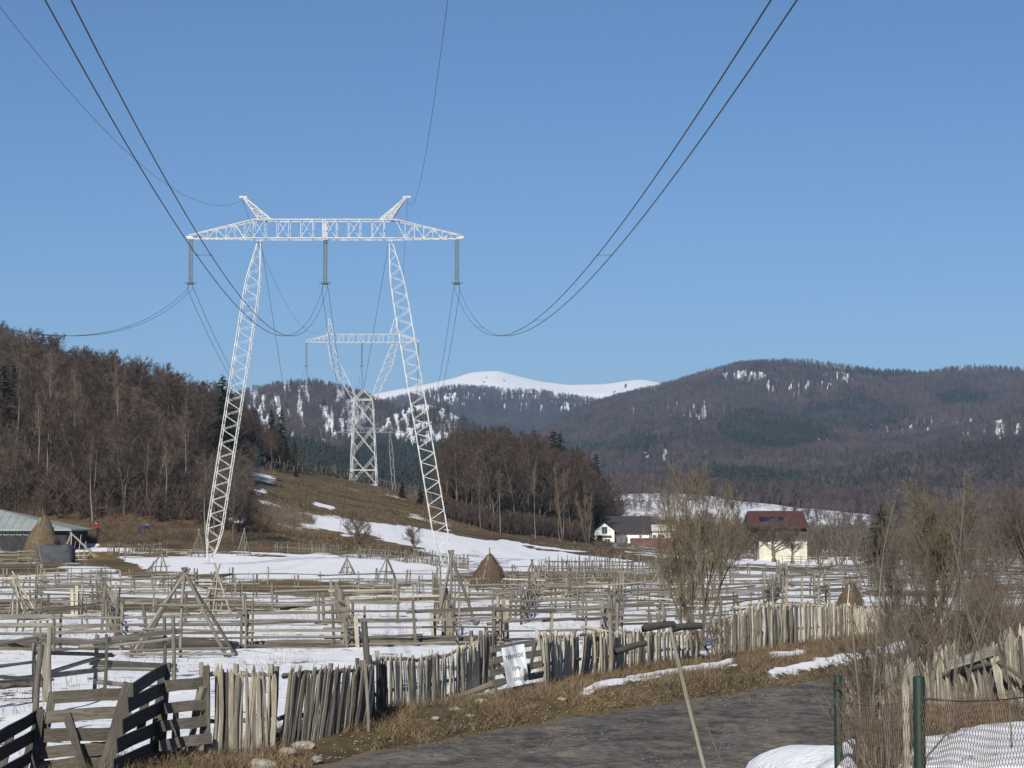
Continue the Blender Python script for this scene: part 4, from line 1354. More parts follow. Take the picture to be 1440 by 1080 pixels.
for sgn, x0, px1 in ((-1, xl - .5, 266), (1, xr + .5, 648)):
    xe = P_(px1, 332).x
    segs = []
    n = 7
    for i in range(n):
        t0, t1 = i / n, (i + 1) / n
        def c(t, top, s):
            return Vector((x0 + (xe - x0) * t, YT + s * .75 * (1 - t * .85), (zh + (zl + .35 - zh) * t) if top else zl))
        for s in (-1, 1):
            segs += [(c(t0, 0, s), c(t1, 0, s), .058), (c(t0, 1, s), c(t1, 1, s), .055), (c(t1, 0, s), c(t1, 1, s), .026), (c(t0, 0, s) if i % 2 else c(t0, 1, s), c(t1, 1, s) if i % 2 else c(t1, 0, s), .035)]
        segs += [(c(t0, 0, -1), c(t1, 0, 1), .035), (c(t0, 1, -1), c(t1, 1, 1), .035)]
    segs.append((Vector((xe - .4 * sgn, YT, zl + .15)), Vector((xe + .25 * sgn, YT, zl + .15)), .17))
    wobj('arm_tip', pyd('arm_tip', *bars(segs, .06), M['steel']), T1)
for (a, b, tip) in ((365, 383, 342), (549, 534, 572)):
    p1 = P_(tip, 277)
    q0 = Vector((P_(a, 310).x, YT, zh)); q1 = Vector((P_(b, 310).x, YT, zh))
    segs = []
    n = 6
    for s in (-1, 1):
        for i in range(n):
            t0, t1 = i / n, (i + 1) / n
            f = lambda q_, t: (q_ + Vector((0, s * .7, 0))).lerp(p1 + Vector((0, s * .08, 0)) + (q_ - q0).normalized() * .12, t)
            g0, g1, h0, h1 = f(q0, t0), f(q0, t1), f(q1, t0), f(q1, t1)
            segs += [(g0, g1, .07), (h0, h1, .07), (g1, h1, .035), ((g0, h1, .035) if i % 2 else (h0, g1, .035))]
    segs.append((p1 - Vector((.35, 0, 0)), p1 + Vector((.35, 0, 0)), .12))
    wobj('peak', pyd('peak', *bars(segs, .06), M['steel']), T1)
INS1 = []
for px in (268.5, 457.5, 642.5):
    top = Vector((P_(px, 337).x, YT, zl - .05))
    insulator(T1, top, 4.1, 22, .125, .22)
    INS1.append(Vector((top.x, YT, top.z - 4.5)))
for (x, y, gxp, gy_) in ((367, 340, 434, 250), (547, 340, 476, 262)):
    a = P_(x, y)
    b = gpt(gxp, gy_)
    wobj('guy_wire', pyd('guy_wire', *bars([(a, b)], .022), M['cable']), T1)

# far self-supporting pylon on the ridge
Y2 = 515.0
Q_ = lambda px, py, dy=0.0: at(px, py, Y2) + Vector((0, dy, 0))
T2 = thing('transmission_pylon', gpt(512, Y2), 'white cup shaped lattice pylon on the grassy ridge between the near masts', 'pylon')
segs = lattice(Q_(462, 476), Q_(560, 476), 1.9, 1.9, 14, Vector((0, 0, 1)), Vector((0, 1, 0)), .08, .045, d0=1.8, d1=1.8, style='n')
for xe, x0 in ((430, 462), (590, 560)):
    lo0, hi0, e = Q_(x0, 481.5), Q_(x0, 471), Q_(xe, 481)
    for s in (-1, 1):
        o_ = Vector((0, s * .9, 0))
        segs += [(lo0 + o_, e, .10), (hi0 + o_, e + Vector((0, 0, .3)), .10)]
        for k in range(1, 5):
            t = k / 5
            segs.append(((lo0 + o_).lerp(e, t), (hi0 + o_).lerp(e, t), .05))
            segs.append(((lo0 + o_).lerp(e, t), (hi0 + o_).lerp(e, t - .2), .05))
wobj('crossarm', pyd('crossarm', *bars(segs, .06), M['steel_far']), T2)
for a, b in ((463, 466), (556, 553)):
    segs = lattice(Q_(b, 471), Q_(a, 448), 1.6, .3, 4, Vector((1, 0, 0)), Vector((0, 1, 0)), .09, .05)
    wobj('peak', pyd('peak', *bars(segs, .06), M['steel_far']), T2)
for pp in (((464, 481), (473, 513), (499, 562)), ((556, 481), (546, 513), (524, 562))):
    segs = lattice(Q_(*pp[0]), Q_(*pp[1]), 1.1, 2.2, 5, rc=.08, rb=.04) + lattice(Q_(*pp[1]), Q_(*pp[2]), 2.2, 1.2, 7, rc=.08, rb=.04)
    wobj('cup_arm', pyd('cup_arm', *bars(segs, .06), M['steel_far']), T2)
segs = []
Lx = lambda py: np.interp(py, [562, 680], [498, 493]); Rx = lambda py: np.interp(py, [562, 680], [524.5, 530])
lv = [562, 600, 640, 682]
for s in (-1, 1):
    dd = lambda py: s * np.interp(py, [562, 682], [2.2, 3.2])
    A_ = [Q_(Lx(y), y, dd(y)) for y in lv]; B_ = [Q_(Rx(y), y, dd(y)) for y in lv]
    for i in range(3):
        segs += [(A_[i], A_[i + 1], .11), (B_[i], B_[i + 1], .11), (A_[i], B_[i + 1], .075), (B_[i], A_[i + 1], .075)]
        c0 = (A_[i] + B_[i + 1]) / 2
        for E0, E1 in ((A_[i], A_[i + 1]), (B_[i], B_[i + 1])):
            m2 = (E0 + E1) / 2
            segs += [(m2, (E0 + c0) / 2, .05), (m2, (E1 + c0) / 2, .05)]
    segs += [(A_[0], B_[0], .12), (A_[3], B_[3], .14), (A_[0], Q_(511, 549, dd(562)), .12), (B_[0], Q_(511, 549, dd(562)), .12)]
    segs += [((A_[2] + A_[3]) / 2, (B_[2] + B_[3]) / 2, .09)]
for y in lv:
    segs += [(Q_(Lx(y), y, -2.4), Q_(Lx(y), y, 2.4), .08), (Q_(Rx(y), y, -2.4), Q_(Rx(y), y, 2.4), .08)]
for i in range(3):
    for X_ in (Lx, Rx):
        segs += [(Q_(X_(lv[i]), lv[i], -2.2), Q_(X_(lv[i + 1]), lv[i + 1], 3.0), .07), (Q_(X_(lv[i]), lv[i], 2.2), Q_(X_(lv[i + 1]), lv[i + 1], -3.0), .07)]
for s in (-3.2, 3.2):
    for X_ in (493, 530):
        a = Q_(X_, 682, s); segs.append((a, Vector((a.x, a.y, Z1(a.x, a.y) - .3)), .14))
wobj('tower_body', pyd('tower_body', *bars(segs, .08), M['steel_far']), T2)
INS2 = []
for px in (431, 509, 588):
    top = Q_(px, 482)
    insulator(T2, top, 5.6, 16, .13, .2)
    INS2.append(Vector((top.x, Y2, top.z - 6.0)))

# third and fourth pylons in the valley
def far_portal(Yp, xs, ya, yb, feet, label):
    T = thing('transmission_pylon', gpt((xs[1] + xs[2]) / 2, Yp), label, 'pylon')
    A3 = lambda px, py, dy=0: at(px, py, Yp) + Vector((0, dy, 0))
    segs = lattice(A3(xs[1], (ya + yb) / 2), A3(xs[2], (ya + yb) / 2), (yb - ya) * Yp / F, (yb - ya) * Yp / F, 10, Vector((0, 0, 1)), Vector((0, 1, 0)), .11, .06, d0=1.6, d1=1.6, style='n')
    for xe, x0 in ((xs[0], xs[1]), (xs[3], xs[2])):
        for s in (-.8, .8):
            segs += [(A3(x0, yb, s), A3(xe, yb), .1), (A3(x0, ya, s), A3(xe, yb), .1)]
            for t in (.33, .66):
                segs.append((A3(x0 + (xe - x0) * t, yb, s * (1 - t)), A3(x0 + (xe - x0) * t, ya + (yb - ya) * t, s * (1 - t)), .05))
    wobj('crossarm', pyd('crossarm', *bars(segs, .06), M['steel_dull']), T)
    for (a, b) in feet:
        pa, pb = A3(*a), A3(*b)
        pb.z = Z1(pb.x, pb.y)
        segs = lattice(pa, pb, 1.2, 1.2, 14, rc=.10, rb=.05, ends=[(0, .3), (.15, 1), (.9, 1), (1, .3)])
        wobj('mast', pyd('mast', *bars(segs, .06), M['steel_dull']), T)
    for x, d in ((xs[1], -6), (xs[2], 6)):
        wobj('peak', pyd('peak', *bars([(A3(x - 3, ya), A3(x + d * .3, ya - 9), .1), (A3(x + 3, ya), A3(x + d * .3, ya - 9), .1), (A3(x - 1.5, ya - 4), A3(x + 2, ya - 4), .05)], .08), M['steel_dull']), T)
    return T
far_portal(830.0, (474, 497, 548, 571), 602, 608, (((548, 606), (560, 680)), ((498, 606), (490, 684))), 'small pale portal pylon in the valley behind the cup shaped one')
far_portal(1260.0, (505, 520, 548, 566), 663, 667, (((546, 666), (552, 690)), ((520, 666), (514, 690))), 'tiny most distant pylon low in the valley')

# conductors
def span(p0, p1, zmid=None, parab=None, n=60, off=Vector((0, 0, 0)), ext=None):
    pts = []
    for i in range(n + 1):
        t = i / n
        p = p0.lerp(p1, t)
        if parab:
            k_, yc, zm = parab
            p.z = zm + k_ * (p.y - yc) ** 2
        else:
            s = zmid
            p.z = p0.z + (p1.z - p0.z) * t - 4 * s * t * (1 - t)
        pts.append(p + off)
    return pts

def cable_mesh(paths, r):
    segs = []
    V, Fc = [], []
    for pts in paths:
        b = len(V)
        for i, p in enumerate(pts):
            d = (pts[min(i + 1, len(pts) - 1)] - pts[max(i - 1, 0)]).normalized()
            x = d.cross(Vector((0, 0, 1))).normalized(); y = x.cross(d)
            for k in range(5):
                a = k * 2 * math.pi / 5
                V.append(p + (x * math.cos(a) + y * math.sin(a)) * r)
        for i in range(len(pts) - 1):
            for k in range(5):
                a, c = b + i * 5 + k, b + i * 5 + (k + 1) % 5
                Fc.append((a, c, c + 5, a + 5))
    return V, Fc
SL = .0585
KS = .000745
nmz = {0: 'left', 1: 'middle', 2: 'right'}
for i, p in enumerate(INS1):
    q1 = Vector((p.x + SL * (198 + 95), -95, 0))
    kk = (p.z - 11.7) / (198 - 62.3) ** 2
    t = thing('power_line', p, {0: 'twin conductor bundle running off to the left from the left insulator string', 1: 'twin conductor bundle sweeping up to the top left from the middle insulator string',
                               2: 'twin conductor bundle sweeping up to the top right from the right insulator string'}[i], 'power line', 'conductor bundles towards the camera')
    for s in (-.215, .215):
        wobj('conductor', pyd('conductor', *cable_mesh([span(p, q1, parab=(kk, 62.3, 11.7), n=110, off=Vector((s, 0, 0)))], .0165), M['cable'], True), t)
    for ys in (150, 92, 65, 20, -30):
        c = p.lerp(q1, (198 - ys) / 293); c.z = 11.7 + kk * (c.y - 62.3) ** 2
        segs = [(c + Vector((-.215, 0, 0)), c + Vector((.215, 0, 0)), .012)] + [(c + Vector((s, -.07, 0)), c + Vector((s, .07, 0)), .03) for s in (-.215, .215)]
        wobj('spacer', pyd('spacer', *bars(segs, .012), M['cable']), t)
    e = INS2[i]
    t = thing('power_line', p, 'twin conductors from the %s insulator string towards the far pylon' % nmz[i], 'power line', 'conductor bundles behind the near pylon')
    for s in (-.3, .3):
        wobj('conductor', pyd('conductor', *cable_mesh([span(p, e, 11.5, n=50, off=Vector((s, 0, 0)))], .022), M['cable'], True), t)
    e3 = at((474, 520, 571)[i], 612, 830)
    t = thing('power_line', e, 'thin conductors from the cup shaped pylon into the valley, %s phase' % nmz[i], 'power line', 'conductor bundles in the valley')
    wobj('conductor', pyd('conductor', *cable_mesh([span(e, e3, 13, n=30)], .035), M['cable'], True), t)
for i, (px, lab) in enumerate(((341, 'single earth wire arriving at the left peak of the near pylon'), (573, 'single earth wire rising steeply from the right peak of the near pylon'))):
    p = P_(px, 282)
    q1 = Vector((p.x + SL * 293, -95, 0))
    kk = (p.z - 21) / (198 - 62.3) ** 2
    tag(obj('earth_wire', pyd('earth_wire', *cable_mesh([span(p, q1, parab=(kk, 62.3, 21.0), n=90)], .011), M['cable'], True)), lab, 'wire')
    e = Q_((463, 556)[i], 449)
    tag(obj('earth_wire', pyd('earth_wire', *cable_mesh([span(p, e, 7, n=40)], .016), M['cable'], True)), 'earth wire between the %s peaks of near and far pylon' % ('left', 'right')[i], 'wire')

# ---------------------------------------------------------------- buildings
def prism_roof(x0, x1, y0, y1, ze, zr, th=.18, over=.5, hip=0.0, axis='x'):
    """gable roof shell, ridge along x"""
    ym = (y0 + y1) / 2
    a0, a1, b0, b1 = x0 - over, x1 + over, y0 - over, y1 + over
    k = (zr - ze) / ((y1 - y0) / 2)
    zo = ze - k * over
    V = [(a0, b0, zo), (a1, b0, zo), (a1 - hip, ym, zr), (a0 + hip, ym, zr), (a0, b1, zo), (a1, b1, zo)]
    V += [(x, y, z + th) for x, y, z in V]
    Fc = [(6, 7, 8, 9), (9, 8, 11, 10), (0, 3, 2, 1), (3, 4, 5, 2), (0, 1, 7, 6), (4, 10, 11, 5), (1, 2, 8, 7), (2, 5, 11, 8), (0, 6, 9, 3), (3, 9, 10, 4)]
    if axis == 'y':
        V = [(y, x, z) for x, y, z in V]
        Fc = [f[::-1] for f in Fc]
    return V, Fc

def gable_walls(x0, x1, y0, y1, z0, ze, zr, axis='x'):
    ym = (y0 + y1) / 2
    V = [(x0, y0, z0), (x1, y0, z0), (x1, y1, z0), (x0, y1, z0), (x0, y0, ze), (x1, y0, ze), (x1, y1, ze), (x0, y1, ze), (x0, ym, zr), (x1, ym, zr)]
    Fc = [(0, 1, 5, 4), (1, 2, 6, 9, 5), (2, 3, 7, 6), (3, 0, 4, 8, 7), (4, 5, 9, 8), (8, 9, 6, 7)]
    if axis == 'y':
        V = [(y, x, z) for x, y, z in V]
        Fc = [f[::-1] for f in Fc]
    return V, Fc

def window(parent, x0, x1, z0, z1, y, fm='frame', nx=2):
    """window in a wall facing -y: frame, pane set back in it"""
    segs = []
    f = .09
    V, Fc = [], []
    rects = [(x0, x0 + f, z0, z1), (x1 - f, x1, z0, z1), (x0 + f, x1 - f, z0, z0 + f), (x0 + f, x1 - f, z1 - f, z1)]
    for k in range(1, nx):
        xm = x0 + (x1 - x0) * k / nx
        rects.append((xm - f * .3, xm + f * .3, z0 + f, z1 - f))
    for a, b, c, d in rects:
        v, ff = box_vf(a, b, y - .06, y + .02, c, d)
        n = len(V); V += v; Fc += [tuple(i + n for i in q_) for q_ in ff]
    w_ = wobj('window', pyd('window', V, Fc, M[fm]), parent)
    v, ff = box_vf(x0 + f * .5, x1 - f * .5, y - .03, y + .03, z0 + f * .5, z1 - f * .5)
    wobj('pane', pyd('pane', v, ff, M['glass']), w_)

# white house
YW = 430.0
W_ = lambda px, py, Y=YW: at(px, py, Y)
H1 = thing('white_house', gpt(870, YW + 4), 'white rendered house with dark roof and a gabled wing facing the meadow', 'house')
zb = -1.0
x0, x1 = W_(849, 760, YW + 3).x, W_(913, 760, YW + 3).x
ze, zr = W_(0, 748, YW + 3).z, W_(0, 727, YW + 8).z
wobj('wall', pyd('wall', *gable_walls(x0, x1, YW + 3, YW + 12, zb, ze, zr), M['white_wall']), H1)
wobj('roof', pyd('roof', *prism_roof(x0, x1, YW + 3, YW + 12, ze, zr), M['slate']), H1)
gx0, gx1 = W_(836, 760).x, W_(864, 760).x
gze, gzr = W_(0, 746).z, W_(0, 735.5).z
wobj('wing_wall', pyd('wing_wall', *gable_walls(YW, YW + 5, gx0, gx1, zb, gze, gzr, 'y'), M['white_wall']), H1)
wobj('wing_roof', pyd('wing_roof', *prism_roof(YW + .2, YW + 7, gx0, gx1, gze, gzr, .15, .35, axis='y'), M['slate']), H1)
window(H1, W_(844, 0).x, W_(852, 0).x, W_(0, 751).z, W_(0, 740.5).z, YW)
window(H1, W_(848, 0).x, W_(856, 0).x, W_(0, 763.5).z, W_(0, 757.5).z, YW)
v, ff = box_vf(W_(837.5, 0).x, W_(845, 0).x, YW - .08, YW + .02, W_(0, 769).z, W_(0, 754).z)
wobj('door', pyd('door', v, ff, simple_mat('olive_door', (.07, .075, .03), (.05, .05, .02), 2)), H1)
v, ff = box_vf(W_(837, 0).x, W_(857, 0).x, YW - .7, YW, W_(0, 753.5).z, W_(0, 752).z)
wobj('balcony_slab', pyd('balcony_slab', v, ff, M['frame']), H1)
a0, a1 = W_(863, 0).x, W_(883, 0).x
V = [(a0, YW + .6, W_(0, 753).z), (a1 - .6, YW + 3.2, W_(0, 750).z), (a1 - .2, YW + 3.0, W_(0, 757).z), (a0 + 1.6, YW + .4, W_(0, 768).z), (a0 + .2, YW + .4, W_(0, 766).z)]
V2 = [(x, y + .25, z) for x, y, z in V]
n = len(V)
wobj('lean_to_roof', pyd('lean_to_roof', V + V2, [tuple(range(n)), tuple(range(2 * n - 1, n - 1, -1))] + [(i, i + n, (i + 1) % n + n, (i + 1) % n) for i in range(n)], simple_mat('grey_sheet', (.16, .165, .16), (.11, .115, .11), 1)), H1)
window(H1, W_(897, 0).x, W_(901, 0).x, W_(0, 757).z, W_(0, 752).z, YW + 2.99)
window(H1, W_(884, 0).x, W_(888, 0).x, W_(0, 762).z, W_(0, 757).z, YW + 2.99)
H2 = thing('outbuilding', gpt(925, 448), 'small white outbuilding with two dark windows behind the rusty shed', 'building')
x0, x1 = at(914, 0, 445).x, at(942, 0, 445).x
ze, zr = at(0, 746, 445).z, at(0, 739, 448).z
wobj('wall', pyd('wall', *gable_walls(x0, x1, 445, 452, -2, ze, zr), M['white_wall']), H2)
wobj('roof', pyd('roof', *prism_roof(x0, x1, 445, 452, ze, zr), simple_mat('snowy_roof', (.7, .7, .7), (.3, .26, .22), .5)), H2)
for a, b in ((914.5, 919.5), (924, 931)):
    window(H2, at(a, 0, 445).x, at(b, 0, 445).x, at(0, 757, 445).z, at(0, 752, 445).z, 445)
H3 = thing('shed', gpt(915, 412), 'low shed under a rusty red sheet roof beside the white house', 'shed')
x0, x1 = at(888, 0, 408).x, at(943, 0, 408).x
ze, zr = at(0, 774, 408).z, at(0, 757.5, 411).z
wobj('wall', pyd('wall', *gable_walls(x0, x1, 408, 414, -2.5, ze, zr - .1), M['dark_wall']), H3)
wobj('roof', pyd('roof', *prism_roof(x0, x1, 408, 414, ze, zr, .12, .3), M['rust_roof']), H3)

# red roofed house
YR = 375.0
R_ = lambda px, py, Y=YR: at(px, py, Y)
H4 = thing('red_roofed_house', gpt(1092, YR + 4), 'cream yellow house with a red metal roof carrying a row of solar panels', 'house')
x0, x1 = R_(1062, 0).x, R_(1128, 0).x
zb = Z1(R_(1090, 0).x, YR) - .5
v, ff = box_vf(x0, x1, YR, YR + 9, zb, R_(0, 757).z)
wobj('wall', pyd('wall', v, ff, M['yellow_wall']), H4)
def frustum(a, b, z0, z1):
    V = [(a[0], a[2], z0), (a[1], a[2], z0), (a[1], a[3], z0), (a[0], a[3], z0), (b[0], b[2], z1), (b[1], b[2], z1), (b[1], b[3], z1), (b[0], b[3], z1)]
    return V, [(3, 2, 1, 0), (4, 5, 6, 7), (0, 1, 5, 4), (1, 2, 6, 5), (2, 3, 7, 6), (3, 0, 4, 7)]
wobj('lower_roof', pyd('lower_roof', *frustum((R_(1049, 0).x, R_(1130, 0).x, YR - .8, YR + 9.8), (R_(1051, 0).x, R_(1128, 0).x, YR + .9, YR + 8.4), R_(0, 757.5).z, R_(0, 743).z), M['brown_roof']), H4)
ea, eb = (R_(1046, 0).x, R_(1130.5, 0).x, YR - .6, YR + 9.6), (R_(1050, 0).x, R_(1126, 0).x, YR + 4.2, YR + 4.8)
ez0, ez1 = R_(0, 740).z, R_(0, 718.5).z + .05
rf = wobj('upper_roof', pyd('upper_roof', *frustum(ea, eb, ez0, ez1), M['red_roof']), H4)
segs = []
for k in range(34):
    t = k / 33
    segs.append((Vector((ea[0] + (ea[1] - ea[0]) * t, ea[2], ez0 + .02)), Vector((eb[0] + (eb[1] - eb[0]) * t, eb[2], ez1 + .02)), .035))
wobj('roof_seams', pyd('roof_seams', *bars(segs, .03), M['red_roof']), rf)
v, ff = box_vf(ea[0], ea[1], ea[2] - .05, ea[2] + .1, ez0 - .28, ez0 - .02)
wobj('eave_shadow_trim', pyd('eave_shadow_trim', v, ff, M['dark_wall']), H4)  # dark trim strip standing in for the shadow under the eave
for k in range(5):
    xa = R_(1063.5 + k * 7.0, 0).x
    def rp(x, t):
        return Vector((x, ea[2] + (eb[2] - ea[2]) * t, ez0 + (ez1 - ez0) * t))
    nrm = Vector((0, -(ez1 - ez0), (eb[2] - ea[2]))).normalized() * .08
    A4 = [rp(xa, .30), rp(xa + .78, .30), rp(xa + .78, .56), rp(xa, .56)]
    V = [p + nrm * .6 for p in A4] + [p + nrm * 1.5 for p in A4]
    wobj('solar_panel', pyd('solar_panel', V, [(3, 2, 1, 0), (4, 5, 6, 7), (0, 1, 5, 4), (1, 2, 6, 5), (2, 3, 7, 6), (3, 0, 4, 7)], M['panel']), H4)
v, ff = box_vf(R_(1115, 0).x, R_(1119, 0).x, YR + 5.2, YR + 5.8, ez1 - .8, ez1 + .5)
wobj('chimney', pyd('chimney', v, ff, M['brown_roof']), H4)
0 and window(H4, R_(1078, 0).x, R_(1085, 0).x, R_(0, 776).z, R_(0, 766).z, YR)
0 and window(H4, R_(1106, 0).x, R_(1112, 0).x, R_(0, 776).z, R_(0, 766).z, YR)
gf = thing('garden_fence', gpt(1130, 352), 'pale garden railing in front of the yellow house', 'fence')
for k in range(9):
    p = gpt(1098 + k * 13, 352)
    beam('post', ('wood_pale', 'square'), p, p + Vector((0, 0, 1.25)), .14, .14, gf)
    if k < 8:
        q_ = gpt(1098 + (k + 1) * 13, 352)
        for h in (.35, .75, 1.15):
            beam('rail', ('wood_pale', 'plank'), p + Vector((0, -.08, h)), q_ + Vector((0, -.08, h)), .10, .04, gf)

# barn on the left
YB = 222.0
B_ = lambda px, py, Y=YB: at(px, py, Y)
H5 = thing('barn', gpt(20, YB + 4), 'long low barn under a grey green sheet roof behind the left haystack', 'barn')
bx0, bx1 = B_(-150, 0).x, B_(104, 0).x
ze = B_(0, 745).z
zb = Z1(B_(30, 0).x, YB) - .5
v, ff = box_vf(bx0, bx1, YB, YB + 11, zb, ze)
wobj('wall', pyd('wall', v, ff, M['dark_wall']), H5)
V = [(bx0 - .6, YB - .7, ze - .1), (bx1 + .6, YB - .7, ze - .1), (bx1 + .6, YB + 11.7, ze - .1), (bx0 - .6, YB + 11.7, ze - .1), (B_(-12, 0, YB + 5.5).x, YB + 5.5, B_(0, 713, YB + 5.5).z), (bx0 + 3, YB + 5.5, B_(0, 713, YB + 5.5).z)]
V += [(x, y, z + .15) for x, y, z in V]
rf = wobj('roof', pyd('roof', V, [(6, 7, 10, 11), (7, 8, 10), (8, 9, 11, 10), (9, 6, 11), (3, 2, 1, 0), (0, 1, 7, 6), (1, 2, 8, 7), (2, 3, 9, 8), (3, 0, 6, 9)], M['green_roof']), H5)
for k in range(22):
    t = (k + .5) / 22
    p0 = Vector((bx0 + (bx1 - bx0) * t, YB - .7, ze + .07)); 
    xr = min(p0.x, V[4][0]) ; tt = 1.0 if p0.x < V[4][0] else max(.05, (bx1 + .6 - p0.x) / (bx1 + .6 - V[4][0]))
    p1 = Vector((p0.x, YB - .7 + 6.2 * tt, ze + .07 + (V[4][2] - ze + .1) * tt))
    wobj('sheet_seam', pyd('sheet_seam', *bars([(p0, p1)], .03), M['green_roof']), rf)
for k in range(11):
    xa = B_(-30 + k * 9.2, 0).x
    if k == 5 or k == 6: pass
    window(H5, xa, xa + .58, B_(0, 752.5).z, B_(0, 746.5).z, YB, nx=1)

# ---------------------------------------------------------------- haystacks, tarp pile
def haystack(p, w_, h, label, mat, seed, flat=0.0, pole=1.0):
    r = random.Random(seed)
    t = thing('haystack', p, label, 'haystack')
    V, Fc = [], []
    nr_, ns = 16, 26
    for i in range(nr_ + 1):
        u = i / nr_
        prof = (1 - u) ** .72 * (1 + .18 * math.sin(u * 3.1)) if u < 1 else 0
        for k in range(ns):
            a = k * 2 * math.pi / ns
            q_ = w_ / 2 * prof * (1 + .10 * math.sin(a * 2 + seed) + .08 * math.sin(u * 9 + a + seed) + r.uniform(-.08, .08))
            V.append((q_ * math.cos(a) + (.10 * math.sin(u * 2) + .12 * math.sin(u * 3.1 + seed)) , q_ * math.sin(a), h * u + r.uniform(-.04, .04)))
    for i in range(nr_):
        for k in range(ns):
            a, b = i * ns + k, i * ns + (k + 1) % ns
            Fc.append((a, b, b + ns, a + ns))
    b_ = obj('hay', pyd('hay', V, Fc, M[mat], True), t)
    SV, SF = [], []
    for k in range(2600):
        a = r.uniform(0, 6.283); u = r.random() ** 1.3
        prof = (1 - u) ** .72 * (1 + .18 * math.sin(u * 3.1))
        q_ = w_ / 2 * prof * (1 + .10 * math.sin(a * 2 + seed)) * 1.0
        c = Vector((q_ * math.cos(a) + .1 * math.sin(u * 2), q_ * math.sin(a), h * u))
        d = Vector((math.cos(a) * .5, math.sin(a) * .5, -1.0)) + Vector((r.gauss(0, .4), r.gauss(0, .4), r.gauss(0, .3)))
        d = d.normalized() * r.uniform(.08, .26)
        s_ = Vector((-math.sin(a), math.cos(a), 0)) * .012
        b = len(SV)
        SV += [c - s_, c + s_, c + d]; SF.append((b, b + 1, b + 2))
    s_ = obj('straws', pyd('straws', SV, SF, M[mat]), b_)
    s_['kind'] = 'stuff'
    beam('centre_pole', ('wood', 'pole'), p + Vector((0, 0, h * .8)), p + Vector((.02, 0, h + pole)), .09, .09, t)
    for sgn in (-1, 1):
        beam('leaning_pole', ('wood_pale', 'pole'), p + Vector((sgn * w_ * .10 - w_ * .1, -w_ * .53, -.05)), p + Vector((-.05, -w_ * .12, h * .93)), .07, .07, t)
    return t

p = gpt(688, 132); s_ = 132 / F
haystack(p, 52 * s_, (p.z - p.z) + 49 * s_, 'dark brown peaked haystack right of the right pylon mast', 'hay_dark', 3, pole=.35)
p = gpt(62, 205); s_ = 205 / F
haystack(p, 60 * s_, 66 * s_, 'tall grey brown haystack with pole in front of the barn', 'hay', 5, pole=.6)
p = gpt(1192, 92); s_ = 92 / F
haystack(p, 38 * s_, 44 * s_, 'small haystack half hidden behind the bushes at the right', 'hay_dark', 9, pole=.3)
t = thing('tarp_covered_pile', gpt(83, 203), 'low pile under a blue grey tarp beside the left haystack', 'pile')
p = gpt(83, 203)
V, Fc = [], []
PRF = [(-1.25, -.1), (-1.2, .9), (-1.1, 1.45), (-.6, 1.62), (.3, 1.68), (1.0, 1.5), (1.2, .8), (1.25, -.1)]
for i, (yy, zz) in enumerate(PRF):
    for k in range(15):
        u = k / 14
        e = 1 - .25 * (abs(u - .5) * 2) ** 6
        V.append((p.x - 1.55 + 3.1 * u + RND.uniform(-.03, .03), p.y + yy * e, p.z + zz * e * (1 + .05 * math.sin(u * 9)) + RND.uniform(-.03, .03)))
for i in range(len(PRF) - 1):
    for k in range(14):
        a = i * 15 + k
        Fc.append((a, a + 1, a + 16, a + 15))
Fc.append(tuple(i * 15 for i in range(len(PRF))))
Fc.append(tuple(i * 15 + 14 for i in range(len(PRF)))[::-1])
wobj('tarp', pyd('tarp', V, Fc, M['tarp'], True), t)
# ---------------------------------------------------------------- rail fences over the meadow
def rail_fence(label, pts, nrail, hgt, spacing, seed, name='rail_fence', kinds=('wood',), gap=0.0, rthick=(.04, .085), postk='wood', extra=.35, crooked=.05, double=True, cat='fence', group=None, skip=0.0):
    """pts: ground points [(x,y)..]. posts, and rails tied between them"""
    r = random.Random(seed)
    P2 = [Vector((a, b, 0)) for a, b in pts]
    seg = [(P2[i + 1] - P2[i]).length for i in range(len(P2) - 1)]
    tot = sum(seg)
    n = max(1, round(tot / spacing))
    out = []
    for k in range(n + 1):
        s = tot * k / n
        for i, L in enumerate(seg):
            if s <= L or i == len(seg) - 1:
                q_ = P2[i].lerp(P2[i + 1], s / L); break
            s -= L
        q_.x += r.uniform(-.1, .1); q_.y += r.uniform(-.15, .15)
        q_.z = Z1(q_.x, q_.y)
        out.append(q_)
    mid = out[len(out) // 2]
    t = thing(name, mid, label, cat, group)
    for k, q_ in enumerate(out):
        lean = Vector((r.gauss(0, .05), r.gauss(0, .05), 1))
        h = hgt * r.uniform(1.0, 1.3)
        for s in ((-.09, .09) if double and r.random() < .55 else (0,)):
            b = q_ + Vector((s, s * .8, -.12))
            beam('post', (postk, 'square' if r.random() < .4 else 'pole'), b, b + lean * h, r.uniform(.07, .12), r.uniform(.07, .10), t, rnd=r)
        if k < len(out) - 1:
            q2 = out[k + 1]
            d = (q2 - q_).normalized()
            for j in range(nrail):
                if r.random() < skip: continue
                kd = r.choice(kinds)
                z0 = hgt * (j + .35) / nrail + r.uniform(-crooked, crooked)
                z1 = hgt * (j + .35) / nrail + r.uniform(-crooked, crooked)
                e0, e1 = r.uniform(0, extra), r.uniform(0, extra)
                w_ = r.uniform(*rthick)
                beam('rail', (kd, 'pole' if r.random() < .55 else 'plank'), q_ - d * e0 + Vector((0, r.uniform(-.08, .02), z0)), q2 + d * e1 + Vector((0, r.uniform(-.08, .02), z1)), w_, w_ * r.uniform(.5, .9), t, rnd=r)
    return t

